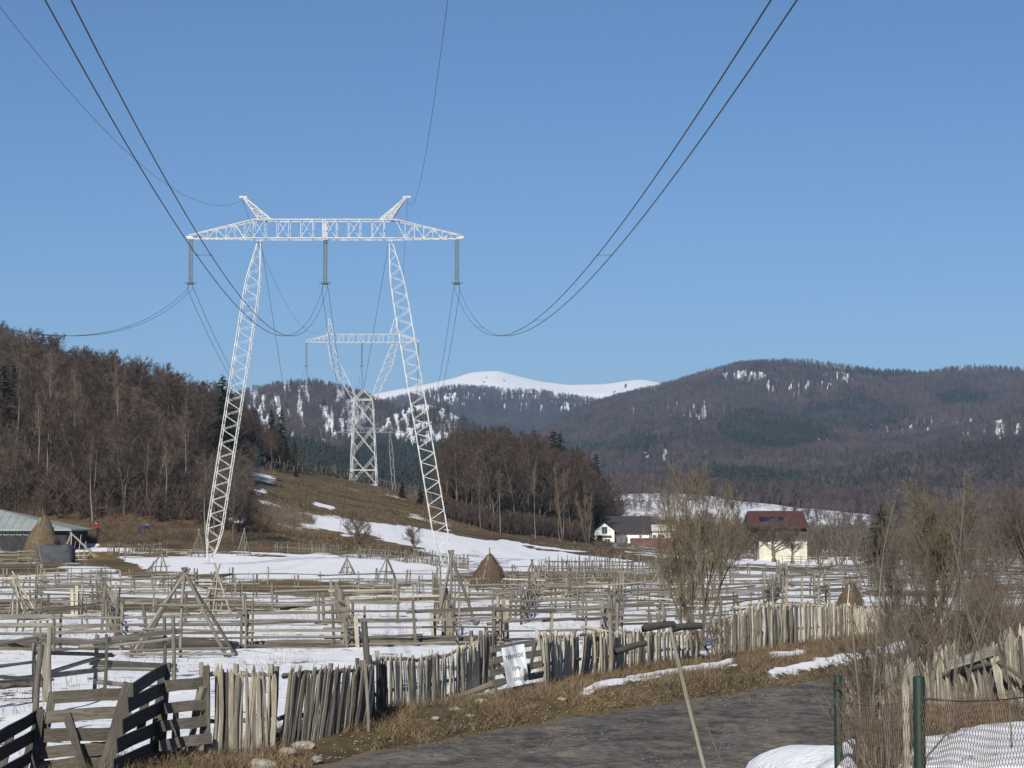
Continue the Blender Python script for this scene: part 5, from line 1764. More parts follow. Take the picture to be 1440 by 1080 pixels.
def gl(pp):
    return [(hit(a, b).x, hit(a, b).y) for a, b in pp]
FL = [
    ([(-40, 1004), (66, 990), (140, 976), (238, 966)], 5, 1.35, 2.9, 'crooked rail fence of long bleached poles nearest the camera at left', dict(rthick=(.06, .12), crooked=.22, extra=.9, kinds=('wood', 'wood_pale'))),
    ([(-40, 917), (90, 918), (210, 916), (345, 914)], 5, 1.15, 2.4, 'weathered rail fence running left behind the A-frame rack', dict(rthick=(.07, .12))),
    ([(345, 914), (500, 912), (640, 910), (700, 908)], 5, 1.25, 2.9, 'grey rail fence with even rails behind the picket fence', dict(rthick=(.07, .11), crooked=.04)),
    ([(700, 908), (800, 903), (900, 898), (1010, 893)], 4, 1.2, 2.6, 'grey rail fence behind the gate with the banner', dict(rthick=(.07, .11), crooked=.07)),
    ([(-40, 886), (120, 884), (280, 880), (345, 878)], 4, 1.15, 2.8, 'second rail fence line at left behind the pole stack', {}),
    ([(345, 882), (480, 879), (560, 878)], 3, 1.1, 3.0, 'short rail fence across the snow left of centre', {}),
    ([(630, 880), (720, 877), (850, 876), (960, 872), (1080, 866)], 4, 1.1, 2.6, 'tangled rail fence in front of the brown haystack', dict(crooked=.12)),
    ([(-40, 866), (130, 864), (300, 863)], 4, 1.1, 2.8, 'third rail fence line at left', dict(crooked=.1)),
    ([(300, 863), (470, 862), (640, 860)], 4, 1.15, 2.8, 'rail fence with pale rails below the left mast', dict(kinds=('wood', 'wood_pale'), crooked=.06)),
    ([(700, 862), (860, 860), (1010, 857), (1200, 850)], 4, 1.15, 2.8, 'long rail fence right of the brown haystack', dict(crooked=.1)),
    ([(-40, 851), (160, 850), (340, 850)], 3, 1.1, 3.2, 'fourth rail fence line at left', dict(crooked=.1)),
    ([(340, 850), (640, 848), (760, 848)], 3, 1.1, 3.2, 'rail fence crossing the meadow between the pylon masts', {}),
    ([(760, 848), (960, 846), (1210, 841)], 3, 1.1, 3.2, 'rail fence behind the olive willow', {}),
    ([(-40, 839), (150, 838), (330, 837)], 3, 1.1, 3.4, 'fifth rail fence line at left below the rack', {}),
    ([(330, 838), (560, 836), (680, 836)], 3, 1.1, 3.4, 'rail fence along the brown strip between the masts', {}),
    ([(720, 836), (960, 835), (1210, 832)], 3, 1.1, 3.4, 'rail fence towards the yellow house', {}),
    ([(-40, 828), (100, 828), (260, 825)], 3, 1.1, 3.6, 'sixth rail fence line at left', {}),
    ([(300, 824), (480, 822), (700, 822)], 2, 1.0, 3.8, 'thin two rail fence at the foot of the masts', dict(double=False)),
    ([(730, 824), (900, 822), (1210, 820)], 3, 1.0, 3.8, 'low rail fence right of the haystack top', {}),
    ([(640, 812), (820, 811), (1000, 810), (1210, 810)], 3, 1.0, 4.2, 'farthest rail fence at the end of the meadow right', {}),
    ([(-40, 815), (60, 814), (150, 813)], 2, 1.0, 4, 'farthest rail fence at the left end of the meadow', {}),
    ([(0, 792), (50, 793)], 4, 1.3, 2.6, 'stacked rail fence before the barn', dict(crooked=.1, rthick=(.12, .2))),
    ([(118, 787), (160, 787), (215, 786), (300, 786)], 2, 1.0, 4, 'low broken rail fence at the foot of the orange brown bank', dict(double=False, skip=.3)),
]
for i, (pp, nr_, hg, spc, lab, kw) in enumerate(FL):
    kw = dict(kw)
    if min(b for a, b in pp) < 870:
        kw.setdefault('rthick', (.05, .10))
    rail_fence(lab, gl(pp), nr_, hg, spc, 300 + i, **kw)
for i in range(26):
    rr = random.Random(900 + i)
    px = rr.uniform(-20, 1180); y = rr.choice((905, 892, 872, 858, 846, 838, 830, 822, 815)) + rr.uniform(-5, 5)
    L = rr.uniform(70, 190)
    rail_fence('short crooked run of thin rails tangled among the meadow fences', gl([(px, y), (px + L, y + rr.uniform(-7, 7))]), rr.choice((3, 4, 5)), rr.uniform(.9, 1.3), rr.uniform(2.0, 3.2), 950 + i,
               crooked=.16, rthick=(.04, .09), kinds=('wood', 'wood', 'wood_pale'), group='short crooked rail runs in the meadow', skip=.15)
# fences running away from the camera
XF = [((492, 912), (470, 850), 'rail fence running back from the grey rails at centre left'), ((640, 910), (612, 838), 'rail fence running back beside the leaning poles'),
      ((170, 916), (140, 850), 'rail fence running back behind the pole stack'), ((850, 902), (875, 836), 'rail fence running back right of the banner gate'),
      ((1075, 866), (1105, 815), 'rail fence running back towards the yellow house'), ((735, 880), (760, 815), 'rail fence running back right of the haystack'), ((960, 874), (985, 815), 'rail fence running back behind the willow')]
for i, (a, b, lab) in enumerate(XF):
    rail_fence(lab, gl([a, b]), 3, 1.15, 3.0, 500 + i, crooked=.1, rthick=(.06, .11))
# wattle and brush fences
def stick_fence(label, pts, n, hgt, seed, wd=.05, name='wattle_fence', kind='wood', lean=.12, rails=1):
    r = random.Random(seed)
    P2 = [Vector((a, b, 0)) for a, b in pts]
    seg = [(P2[i + 1] - P2[i]).length for i in range(len(P2) - 1)]; tot = sum(seg)
    def pos(s):
        for i, L in enumerate(seg):
            if s <= L or i == len(seg) - 1:
                q_ = P2[i].lerp(P2[i + 1], s / L); q_.z = Z1(q_.x, q_.y); return q_
            s -= L
    t = thing(name, pos(tot / 2), label, 'fence')
    for k in range(n):
        q_ = pos(tot * (k + r.random() * .8) / n)
        h = hgt * r.uniform(.6, 1.15)
        beam('stick', (kind, 'pole'), q_ - Vector((0, 0, .1)), q_ + Vector((r.gauss(0, lean), r.gauss(0, lean * .5), h)), wd * r.uniform(.8, 1.5), wd, t, rnd=r)
    m_ = 8
    for j in range(rails):
        for k in range(m_):
            a, b = pos(tot * k / m_), pos(tot * (k + 1) / m_)
            z = Vector((0, -.05, hgt * (.75 - .35 * j)))
            beam('rail', (kind, 'pole'), a + z, b + z, wd * 1.5, wd * 1.3, t, rnd=r)
    return t
stick_fence('brushy wattle fence crossing the snow at the foot of the slope', gl([(385, 776), (470, 781), (560, 790), (660, 802)]), 170, 1.3, 41, .07, rails=2)
stick_fence('grey wattle fence on the brown strip right of the haystack', gl([(765, 811), (880, 812), (1005, 812)]), 150, 1.5, 42, .07, rails=2)
stick_fence('brush fence along the grassy crest below the cup shaped pylon', [(gpt(a, b).x, gpt(a, b).y) for a, b in ((335, 405), (420, 440), (500, 480), (560, 478), (610, 440))], 150, 2.4, 43, .13, lean=.3, kind='bark')
stick_fence('low broken stick fence under the orange brown bank', gl([(150, 780), (235, 779)]), 50, 1.2, 44, .08)

# ---------------------------------------------------------------- hay racks and leaning poles
def a_frame(label, pxl, pxr, pyb, pyt, Y=None, seed=1, bars_=(.25, .55, .8), depth=.5, kinds='wood', thick=.10, centre=True, name='hay_rack', slats=0, lean=0):
    r = random.Random(seed)
    c = hit((pxl + pxr) / 2, pyb) if Y is None else gpt((pxl + pxr) / 2, Y)
    Y = c.y
    s_ = Y / F
    xl_, xr_ = (pxl - CX) * s_, (pxr - CX) * s_
    zt = CH + (746 - pyt) * s_
    xm = (xl_ + xr_) / 2 + lean
    t = thing(name, c, label, 'hay rack')
    top = Vector((xm, Y, zt))
    for s in (-1, 1):
        yy = Y + s * depth
        for xx in (xl_, xr_):
            if s == 1 and r.random() < .3: continue
            b = Vector((xx + r.uniform(-.05, .05), yy, Z1(xx, yy) - .05))
            over = (top - b).normalized() * .18
            beam('pole', (kinds, 'pole'), b, top + over + Vector((r.uniform(-.05, .05), 0, 0)), thick * r.uniform(.85, 1.2), thick, t, rnd=r)
    if centre:
        b = Vector((xm, Y - depth * .8, Z1(xm, Y) - .05))
        beam('pole', (kinds, 'pole'), b, top, thick, thick, t, rnd=r)
    for u in bars_:
        w2 = (xr_ - xl_) / 2 * (1 - u) * 1.15
        z = c.z + (zt - c.z) * u
        beam('crossbar', (kinds, 'pole'), Vector((xm - w2, Y - depth * (1 - u) - .06, z + r.uniform(-.05, .05))), Vector((xm + w2, Y - depth * (1 - u) - .06, z + r.uniform(-.05, .05))), thick * .8, thick * .7, t, rnd=r)
    for k in range(slats):
        u = (k + .5) / slats
        x = xl_ + (xr_ - xl_) * u
        zz = c.z + (zt - c.z) * (1 - abs(u - .5) * 2) * .9 + .1
        beam('slat', (kinds, 'pole'), Vector((x - .15, Y - depth * 1.0, Z1(x, Y))), Vector((x + .05, Y - depth * .2, zz)), thick * .6, thick * .6, t, rnd=r)
    return t
a_frame('largest dark A-frame hay rack standing before the rail fence', 192, 330, 925, 806, seed=1, kinds='wood', thick=.11, depth=.7, bars_=(.04, .12, .33, .62))
a_frame('pale crossed pole rack just right of the largest A-frame', 282, 332, 872, 800, seed=2, kinds='wood_pale', thick=.10, bars_=(.2, .4, .6, .75), slats=5)
a_frame('tripod of dark and pale poles below the left haystack', 36, 72, 826, 764, seed=3, kinds='wood', thick=.10, bars_=(), depth=.4)
a_frame('low slatted rack lit by the sun beside the tarp pile', 90, 140, 785, 750, seed=4, kinds='wood_pale', thick=.13, bars_=(.03, .1), slats=7, lean=-.9)
a_frame('small slatted rack on the snow left of the pylon', 207, 240, 805, 778, seed=5, kinds='wood', thick=.11, bars_=(.05, .3), slats=5, lean=.3)
a_frame('pole tripod beside the foot of the left mast', 270, 292, 784, 746, seed=6, kinds='wood', thick=.12, bars_=(.3,), slats=4)
a_frame('pole tripod on the brown bank right of the left mast', 335, 355, 782, 745, seed=7, kinds='wood', thick=.12, bars_=(.1,), slats=4)
a_frame('tall leaning pole frame left of the brown haystack', 616, 672, 880, 780, seed=8, kinds='wood', thick=.12, bars_=(.2,), lean=-.25, depth=.4)
a_frame('small rack on the snow at the centre by the mast', 478, 500, 808, 784, seed=9, kinds='wood', thick=.12, bars_=(.1, .4), slats=4)
a_frame('rack of poles near the right mast foot', 528, 560, 822, 785, seed=10, kinds='wood', thick=.11, bars_=(.2, .5), slats=3)
a_frame('crossed pole rack behind the fence right of the haystack', 783, 818, 834, 803, seed=11, kinds='wood', thick=.10, bars_=(.2, .5))
a_frame('dark small rack before the wattle fence', 736, 760, 822, 790, seed=12, kinds='wood', thick=.11, bars_=(.2, .5), slats=3)
a_frame('pole rack left of the willow among the rails', 905, 945, 842, 800, seed=13, kinds='wood', thick=.11, bars_=(.3, .6))
# stack of poles leaning together at left
t = thing('pole_stack', hit(30, 872), 'bundle of pale poles leaning together among the left rail fences', 'pole stack')
c = hit(30, 872)
for k in range(13):
    a = RND.uniform(-1, 1)
    b = c + Vector((a * .8 + .3, RND.uniform(-.4, .4), -.05))
    e = Vector((c.x - .35 + RND.uniform(-.15, .15) - a * .15, c.y + RND.uniform(-.1, .1), c.z + RND.uniform(1.3, 1.9)))
    beam('pole', (RND.choice(('wood_pale', 'wood')), 'pole'), b, e, .075, .06, t)
# vertical bundle and poles around (430..., and 790..)
for (px, pyb, n_, hh, lab) in ((108, 868, 6, 1.5, 'bundle of upright boards among the left rail fences'), (158, 868, 4, 1.7, 'upright poles grouped right of the board bundle'),
                               (700, 905, 8, 1.5, 'cluster of upright poles where rail fences meet behind the gate'), (497, 912, 5, 1.3, 'cluster of upright posts at the corner of the grey rails'),
                               (626, 906, 5, 1.3, 'cluster of gnarled posts at the foot of the leaning poles')):
    c = hit(px, pyb)
    t = thing('post_cluster', c, lab, 'posts')
    for k in range(n_):
        b = c + Vector((RND.uniform(-.35, .35), RND.uniform(-.3, .3), -.1))
        beam('post', (RND.choice(('wood', 'wood_pale')), RND.choice(('pole', 'square'))), b, b + Vector((RND.gauss(0, .06), RND.gauss(0, .06), hh * RND.uniform(.75, 1.05))), RND.uniform(.08, .13), .08, t)
for i, (a, b, wd, k_, lab) in enumerate((
        ((-20, 912), (235, 906), .30, 'bark', 'thick brown log lying along the foot of the left rail fence'),
        ((190, 918), (335, 914), .34, 'bark', 'thick log lying under the largest A-frame rack'),
        ((345, 912), (505, 909), .22, 'bark', 'long brown log lying along the grey rail fence'),
        ((505, 910), (690, 907), .26, 'bark', 'brown barked log behind the picket fence at centre'),
        ((0, 972), (60, 969), .26, 'bark', 'short barked log on the snow at the left edge'),
        ((395, 861), (440, 853), .2, 'wood_dark', 'dark log resting on the snow left of centre'),
        ((560, 846), (690, 845), .2, 'bark', 'log lying before the brown haystack'))):
    p0, p1 = hit(*a), hit(*b)
    p0.z += wd * .45; p1.z += wd * .45
    t = thing('log', (p0 + p1) / 2, lab, 'log')
    t.name = 'log'
    beam('log_trunk', (k_, 'pole'), p0, p1, wd, wd * .85, t)

# ---------------------------------------------------------------- picket fences along the road
def picket_fence(label, base, tops, n, wd, kind, seed, lean=0.0, rail_h=(.35, .85), Ls=None, gaps=(), posts=3, lean_y=0.0, fan=0.0, jit=.06, shape=None, name='picket_fence', yoff=0.0):
    """base [(px,py)], tops [(px,py)] silhouettes at the same distance"""
    r = random.Random(seed)
    G_ = [hit(a, b) for a, b in base]
    t = thing(name, G_[len(G_) // 2], label, 'fence')
    def gp(u):
        f = u * (len(G_) - 1); i = min(int(f), len(G_) - 2)
        return G_[i].lerp(G_[i + 1], f - i)
    def hp(u, q_):
        f = u * (len(tops) - 1); i = min(int(f), len(tops) - 2)
        y = tops[i][1] + (tops[i + 1][1] - tops[i][1]) * (f - i)
        return CH + (746 - y) * q_.y / F - q_.z
    d = (G_[-1] - G_[0]).normalized()
    nrm = Vector((d.y, -d.x, 0))
    for k in range(n):
        u = (k + .5 + r.uniform(-.3, .3)) / n
        if any(a < u < b for a, b in gaps): continue
        q_ = gp(u); q_.z = Z1(q_.x, q_.y)
        h = hp(u, q_) * r.uniform(.90, 1.05)
        ln = lean + fan * (u - .5) + r.gauss(0, jit)
        b = q_ + nrm * r.uniform(-.02, .05) - Vector((0, 0, .08))
        w_ = wd * r.uniform(.65, 1.35)
        beam('picket', (kind if r.random() > .12 else ('wood' if kind != 'wood' else 'wood_pale'), 'picket'), b, b + d * ln * h + nrm * (lean_y * h + r.gauss(0, .02)) + Vector((0, 0, h)), w_, wd * r.uniform(.35, .6), t, ref=d, rnd=r)
    for j, f_ in enumerate(rail_h):
        m_ = max(1, len(G_) - 1) * 2
        for k in range(m_):
            a, b = gp(k / m_), gp((k + 1) / m_)
            ha, hb = hp(k / m_, a), hp((k + 1) / m_, b)
            off = -nrm * .06
            beam('rail', (kind, 'pole'), a + off + Vector((0, 0, ha * f_)) + d * lean * ha * f_, b + off + Vector((0, 0, hb * f_)) + d * lean * hb * f_, .09, .07, t, rnd=r)
    for k in range(posts):
        u = k / max(1, posts - 1)
        q_ = gp(u) - nrm * .14; q_.z = Z1(q_.x, q_.y)
        h = hp(u, q_) * .98
        beam('post', (kind, 'pole'), q_ - Vector((0, 0, .1)), q_ + Vector((0, 0, h)) + d * lean * .5 * h, .11, .10, t, rnd=r)
    return t
picket_fence('upright pointed picket fence section nearest the dark board gate', [(288, 1064), (336, 1060), (386, 1056)], [(288, 927), (336, 930), (386, 930)], 29, .068, 'wood_pale', 1, lean=.0, jit=.03)
picket_fence('dark picket section sagging and leaning right of the upright pickets', [(392, 1053), (440, 1040), (500, 1026), (516, 1020)], [(400, 934), (450, 930), (500, 930), (540, 926)], 84, .07, 'wood', 2, lean=.20, jit=.05)
picket_fence('short dark picket section behind the tall dark post', [(514, 1018), (530, 1010), (542, 1005)], [(514, 922), (530, 918), (542, 925)], 16, .065, 'wood_dark', 3, lean=-.03, jit=.05)
picket_fence('pale low picket section right of the tall dark post', [(540, 1000), (590, 994), (640, 984), (672, 976)], [(540, 912), (590, 916), (640, 906), (680, 893)], 74, .068, 'wood_pale', 4, lean=0, jit=.04)
picket_fence('clump of steep pickets left of the banner gate', [(670, 976), (684, 972), (692, 970)], [(672, 884), (684, 884), (694, 880)], 18, .075, 'wood', 5, lean=.04, jit=.08)
picket_fence('pale fanned pickets right of the banner gate', [(764, 966), (790, 957), (812, 950)], [(752, 882), (785, 884), (812, 886)], 38, .085, 'wood_pale', 6, lean=-.08, fan=.3, jit=.05)
picket_fence('bundle of pickets leaning hard to the right in the roadside fence', [(812, 952), (826, 949), (840, 946)], [(812, 884), (845, 884), (855, 884)], 24, .085, 'wood', 7, lean=.42, jit=.05)
picket_fence('weathered picket section with dark slabs hung on it', [(842, 947), (880, 940), (930, 932), (984, 926)], [(842, 884), (880, 880), (930, 884), (984, 884)], 78, .085, 'wood_pale', 8, lean=0, jit=.05)
picket_fence('pale tight board section right of the tangled shrub', [(1010, 922), (1060, 914), (1120, 906), (1200, 896)], [(1015, 868), (1070, 846), (1130, 842), (1200, 846)], 120, .12, 'wood_pale', 9, lean=0, jit=.02)
picket_fence('faded fence boards continuing behind the bare bushes', [(1202, 896), (1260, 890), (1330, 884)], [(1202, 846), (1260, 846), (1330, 848)], 46, .13, 'wood_pale', 10, lean=0, jit=.03)

def upright(name, label, px, pyb, ptx, pty, wd, kind, cat='post', sh='pole'):
    b = hit(px, pyb)
    e = at(ptx, pty, b.y)
    t = thing(name, b, label, cat)
    beam(name + '_shaft', (kind, sh), b - Vector((0, 0, .1)), e, wd, wd * .8, t)
    return t
upright('fence_post', 'tall black post standing above the dark picket section', 517, 1018, 513, 874, .14, 'wood_dark')
upright('fence_post', 'weathered post at the left of the slab hung section', 858, 946, 857, 862, .14, 'wood')
upright('fence_post', 'short pale post behind the slab hung pickets', 914, 930, 914, 862, .12, 'wood')
upright('fence_post', 'slim post right of the short pale post', 926, 930, 925, 862, .10, 'wood')
upright('prop_pole', 'thin prop stick leaning on the tall black post', 518, 1028, 513, 928, .07, 'wood', 'pole')
upright('prop_pole', 'thin stick leaning left of the banner gate', 700, 986, 690, 925, .05, 'wood', 'pole')
# leaning fallen logs and slabs
for (a, b, Y_, wd, k_, lab) in (((562, 1003), (692, 962), 44.5, .17, 'bark', 'long grey log propped against the pale pickets'),
                                ((905, 884), (948, 879), 55.6, .22, 'wood_dark', 'left of two dark bark slabs hung over the picket tops'),
                                ((946, 884), (986, 880), 58.2, .22, 'wood_dark', 'right of two dark bark slabs hung over the picket tops'),
                                ((866, 917), (908, 905), 54.0, .18, 'wood_dark', 'dark board hung halfway down the picket section')):
    t = thing('log', at((a[0] + b[0]) / 2, (a[1] + b[1]) / 2, Y_), lab, 'log')
    beam('log_trunk', (k_, 'pole'), at(*a, Y_), at(*b, Y_ + .8), wd, wd * .8, t)

# banner gate
def board_set(parent, rows, Ya, Yb, wd, th, kind, name='board', sh='plank'):
    for a, b in rows:
        beam(name, (kind, sh), at(*a, Ya), at(*b, Yb), wd, th, parent)
G1 = thing('wooden_gate', hit(725, 975), 'sagging board gate in the roadside fence carrying the banner', 'gate')
ga, gb = 46.3, 47.6
board_set(G1, [((690, 914), (756, 903)), ((688, 930), (760, 918)), ((688, 947), (762, 934)), ((689, 962), (764, 948)), ((695, 976), (766, 962))], ga, gb, .15, .03, 'wood')
board_set(G1, [((692, 912), (690, 968)), ((754, 900), (742, 950)), ((740, 944), (733, 984)), ((694, 926), (722, 962))], ga + .1, gb - .5, .13, .05, 'wood', 'brace')
board_set(G1, [((692, 983), (762, 970))], ga, gb, .22, .12, 'wood', 'threshold_board')
# banner sheet with creases
ban = thing('banner', at(724, 935, 46.5), 'creased white plastic banner with dark green printing hung on the sagging gate', 'banner')
TL, TR, BR_, BL = at(705, 911, 46.2), at(737, 905, 46.6), at(744, 960, 46.7), at(714, 968, 46.3)
def bpt(u, v, o=0.0):
    p = TL.lerp(TR, u).lerp(BL.lerp(BR_, u), v)
    cr = .035 * math.sin(u * 7 + v * 3) + .02 * math.sin(u * 17 - v * 9) + .05 * math.exp(-((u - .45 - .25 * v) / .08) ** 2) + .06 * (u > .85) * (u - .85) / .15
    return p + Vector((0, -.06 - cr - o, 0))
V, Fc = [], []
nu_, nv_ = 22, 28
for j in range(nv_ + 1):
    for i in range(nu_ + 1):
        V.append(bpt(i / nu_, j / nv_))
for j in range(nv_):
    for i in range(nu_):
        a = j * (nu_ + 1) + i
        Fc.append((a, a + nu_ + 1, a + nu_ + 2, a + 1))
wobj('sheet', pyd('sheet', V, Fc, M['plastic'], True), ban)
def print_text(body, u0, v0, hgt_v, parent):
    cu = bpy.data.curves.new('lettering', 'FONT')
    cu.body = body
    cu.size = 1.0
    o = bpy.data.objects.new('lettering_tmp', cu)
    COL.objects.link(o)
    dg = bpy.context.evaluated_depsgraph_get()
    dg.update()
    me = bpy.data.meshes.new_from_object(o.evaluated_get(dg))
    bpy.data.objects.remove(o)
    bm = bmesh.new(); bm.from_mesh(me)
    bmesh.ops.triangulate(bm, faces=bm.faces)
    xs = [v.co.x for v in bm.verts]
    s = hgt_v
    for v in bm.verts:
        u = u0 + (v.co.x - min(xs)) * s * 1.3
        vv = v0 - v.co.y * s
        v.co = bpt(min(u, .99), vv, .012)
    bm.to_mesh(me); bm.free()
    me.materials.clear(); me.materials.append(M['ink'])
    wobj('lettering', me, parent)
print_text('TEREN DE', .10, .30, .135, ban)
print_text('1.0Mp', .34, .60, .125, ban)
print_text('0745172', .34, .87, .125, ban)

# dark board gate at bottom left
G2 = thing('wooden_gate', gpt(120, 32), 'wide dark board gate with diagonal braces at the bottom left', 'gate')
board_set(G2, [((74, 980), (190, 976)), ((64, 1008), (184, 1001)), ((62, 1035), (176, 1031)), ((54, 1060), (166, 1050)), ((48, 1082), (158, 1068))], 31.6, 32.2, .19, .035, 'wood_mid')
board_set(G2, [((93, 1004), (122, 1090)), ((74, 975), (52, 1090)), ((180, 960), (140, 1092)), ((188, 962), (148, 1092)), ((58, 1000), (30, 1090))], 31.75, 31.7, .12, .06, 'wood_dark', 'brace')
G3 = thing('board_fence', gpt(205, 31), 'black board panel swung open at an angle beside the dark gate', 'fence')
board_set(G3, [((186, 970), (234, 940)), ((180, 993), (234, 966)), ((172, 1023), (232, 990)), ((164, 1050), (229, 1019)), ((158, 1078), (226, 1048)), ((150, 1100), (222, 1074))], 30.8, 33.2, .20, .03, 'wood_dark')
board_set(G3, [((233, 932), (226, 1075)), ((229, 940), (214, 1075)), ((205, 972), (196, 1040))], 33.1, 33.0, .12, .09, 'wood_dark', 'post')
G4 = thing('board_fence', gpt(14, 30.5), 'dark slanting board panel at the bottom left picture edge', 'fence')
board_set(G4, [((-14, 1046), (58, 1002)), ((-14, 1070), (56, 1028)), ((-14, 1098), (52, 1058))], 29.5, 32.0, .18, .03, 'wood_dark')
board_set(G4, [((58, 996), (46, 1092)), ((16, 1022), (2, 1092))], 31.6, 31.5, .11, .07, 'wood_dark', 'post')
G5 = thing('board_fence', gpt(260, 33), 'short panel of four grey boards between dark gate and pickets', 'fence')
board_set(G5, [((233, 966), (288, 959)), ((231, 996), (291, 991)), ((226, 1022), (293, 1013)), ((224, 1048), (297, 1038))], 32.6, 33.2, .17, .035, 'wood_mid')
board_set(G5, [((285, 966), (262, 1060)), ((290, 938), (292, 1058)), ((246, 990), (250, 1058))], 33.1, 33.3, .10, .08, 'wood', 'brace')
upright('fence_post', 'pale round post left of the dark gate', 50, 1040, 58, 906, .13, 'wood')
upright('fence_post', 'second pale post behind the dark gate', 72, 1005, 70, 882, .13, 'wood')

# right hand picket fence with rail
def G_at(px, Y): return gpt(px, Y)
RF = thing('picket_fence', G_at(1350, 34), 'ragged grey picket fence on the right bank half hidden by bushes', 'fence')
r = random.Random(77)
for k in range(150):
    u = (k + r.random() * .7) / 150
    px = 1186 + (1470 - 1186) * u
    Y = 42 - 9.5 * u
    top = np.interp(px, [1186, 1228, 1260, 1300, 1345, 1352, 1400, 1440, 1470], [962, 944, 930, 920, 904, 930, 900, 880, 874]) + r.uniform(-8, 14)
    b = gpt(px, Y + r.uniform(-.1, .1)) - Vector((0, 0, .1))
    e = at(px + r.gauss(0, 5), top, Y)
    if (e - b).length > .3:
        beam('picket', (r.choice(('wood_pale', 'wood', 'wood')), 'picket'), b, e, 0.07 * r.uniform(.7, 1.3), .04, RF, ref=(1, 0, 0), rnd=r)
beam('rail', ('wood_pale', 'plank'), at(1335, 936, 36.6), at(1452, 898, 33.4), .16, .05, RF)
beam('rail', ('wood', 'pole'), at(1240, 968, 41), at(1345, 942, 37), .10, .08, RF)
beam('rail', ('bark', 'pole'), at(1300, 960, 38.5), at(1400, 932, 34.6), .14, .12, RF)
beam('brace', ('wood', 'pole'), at(1400, 930, 34.2), at(1450, 965, 33), .08, .06, RF)
beam('brace', ('wood_pale', 'plank'), at(1398, 925, 34.2), at(1412, 985, 34.0), .14, .05, RF)

# wire mesh fence with green posts
WF = thing('wire_mesh_fence', gpt(1287, 11.2), 'rusty hexagonal wire mesh fence on two dark green posts at the bottom right', 'fence')
PA, PB = gpt(1287, 11.2), gpt(1174, 15.0)
def tube_post(px, pty, Y, rad, label=None):
    b = gpt(px, Y)
    zt = at(px, pty, Y).z
    V, Fc = [], []
    for z in (b.z - .3, zt - .01, zt):
        rr = rad if z < zt else rad * .8
        for k in range(12):
            a = k * math.pi / 6
            V.append((b.x + rr * math.cos(a), b.y + rr * math.sin(a), z))
    for i in range(2):
        for k in range(12):
            a, c = i * 12 + k, i * 12 + (k + 1) % 12
            Fc.append((a, c, c + 12, a + 12))
    Fc.append(tuple(range(24, 36)))
    o = wobj('post', pyd('post', V, Fc, M['green_paint'], True), WF)
    return o
tube_post(1287, 951, 11.2, .031)
tube_post(1174, 950, 15.0, .029)
def hexmesh(p0, p1, top0, top1, z0, cell=.055, rad=.0016):
    segs = []
    L = math.hypot(p1.x - p0.x, p1.y - p0.y)
    nx = int(L / cell)
    H_ = 1.25
    nz = int(H_ / (cell * .9))
    def P(i, j, o=0):
        u = (i) / nx
        top = top0 + (top1 - top0) * u
        return Vector((p0.x + (p1.x - p0.x) * u, p0.y + (p1.y - p0.y) * u + .03 * math.sin(i * .37 + j * .2), top - j * cell * .9 + o + .012 * math.sin(i * .21 + j * .5)))
    for j in range(nz):
        for i in range(nx):
            a = P(i + (.5 if j % 2 else 0), j)
            segs.append((a, P(i + (.5 if j % 2 else 0), j + .35)))
            b = P(i + (.5 if j % 2 else 0), j + .35)
            segs.append((b, P(i + (.5 if j % 2 else 0) + .5, j + 1)))
            segs.append((b, P(i + (.5 if j % 2 else 0) - .5, j + 1)))
    return segs
def wires(segs, r):
    V, Fc = [], []
    for p0, p1 in segs:
        z = (p1 - p0)
        if z.length < 1e-6: continue
        x = z.cross(Vector((0, 1, 0))).normalized() * r
        y = Vector((0, r, 0))
        b = len(V)
        V += [p0 - x - y * .6, p0 + x - y * .6, p0 + y, p1 - x - y * .6, p1 + x - y * .6, p1 + y]
        Fc += [(b, b + 1, b + 4, b + 3), (b + 1, b + 2, b + 5, b + 4), (b + 2, b, b + 3, b + 5)]
    return V, Fc
tA = at(1287, 982, 11.2).z; tB = at(1174, 985, 15.0).z
PR = gpt(1500, 9.2)
tR = at(1500, 968, 9.2).z
sg = hexmesh(PA, PB, tA, tB, 0, .10)
wobj('wire_mesh', pyd('wire_mesh', *wires(sg, .0015), M['mesh_wire']), WF)
sg = hexmesh(PA, PR, tA, tR, 0, .034)
wobj('wire_mesh', pyd('wire_mesh', *wires(sg, .0014), M['mesh_wire']), WF)
sg = []
for (a, ta, b, tb) in ((PA, tA, PB, tB), (PA, tA, PR, tR)):
    for k in range(24):
        for dz in (0, -.45):
            u0, u1 = k / 24, (k + 1) / 24
            q0 = Vector((a.x + (b.x - a.x) * u0, a.y + (b.y - a.y) * u0 - .02, ta + (tb - ta) * u0 + dz - .03 * math.sin(u0 * math.pi)))
            q1 = Vector((a.x + (b.x - a.x) * u1, a.y + (b.y - a.y) * u1 - .02, ta + (tb - ta) * u1 + dz - .03 * math.sin(u1 * math.pi)))
            sg.append((q0, q1))
wobj('tension_wire', pyd('tension_wire', *wires(sg, .003), M['mesh_wire']), WF)
t = thing('wooden_stake', gpt(1272, 13.0), 'thin split stake standing left of the nearer green post', 'stake')
beam('stake_shaft', ('wood_pale', 'picket'), gpt(1270, 13) - Vector((0, 0, .1)), at(1272, 951, 13), .035, .03, t)
t = thing('leaning_pole', at(970, 1000, 15.5), 'long thin weathered pole leaning left in the foreground', 'pole')
b0 = at(992, 1084, 15.2); b1 = at(942, 884, 16.2)
d_ = (b0 - b1).normalized()
while b0.z > Z1(b0.x, b0.y) - .1: b0 = b0 + d_ * .1
beam('pole_shaft', ('wood_pale', 'pole'), b0, b1, .044, .04, t)
t = thing('twig', at(1012, 1060, 14), 'bare reddish twig sticking up beside the leaning pole', 'twig')
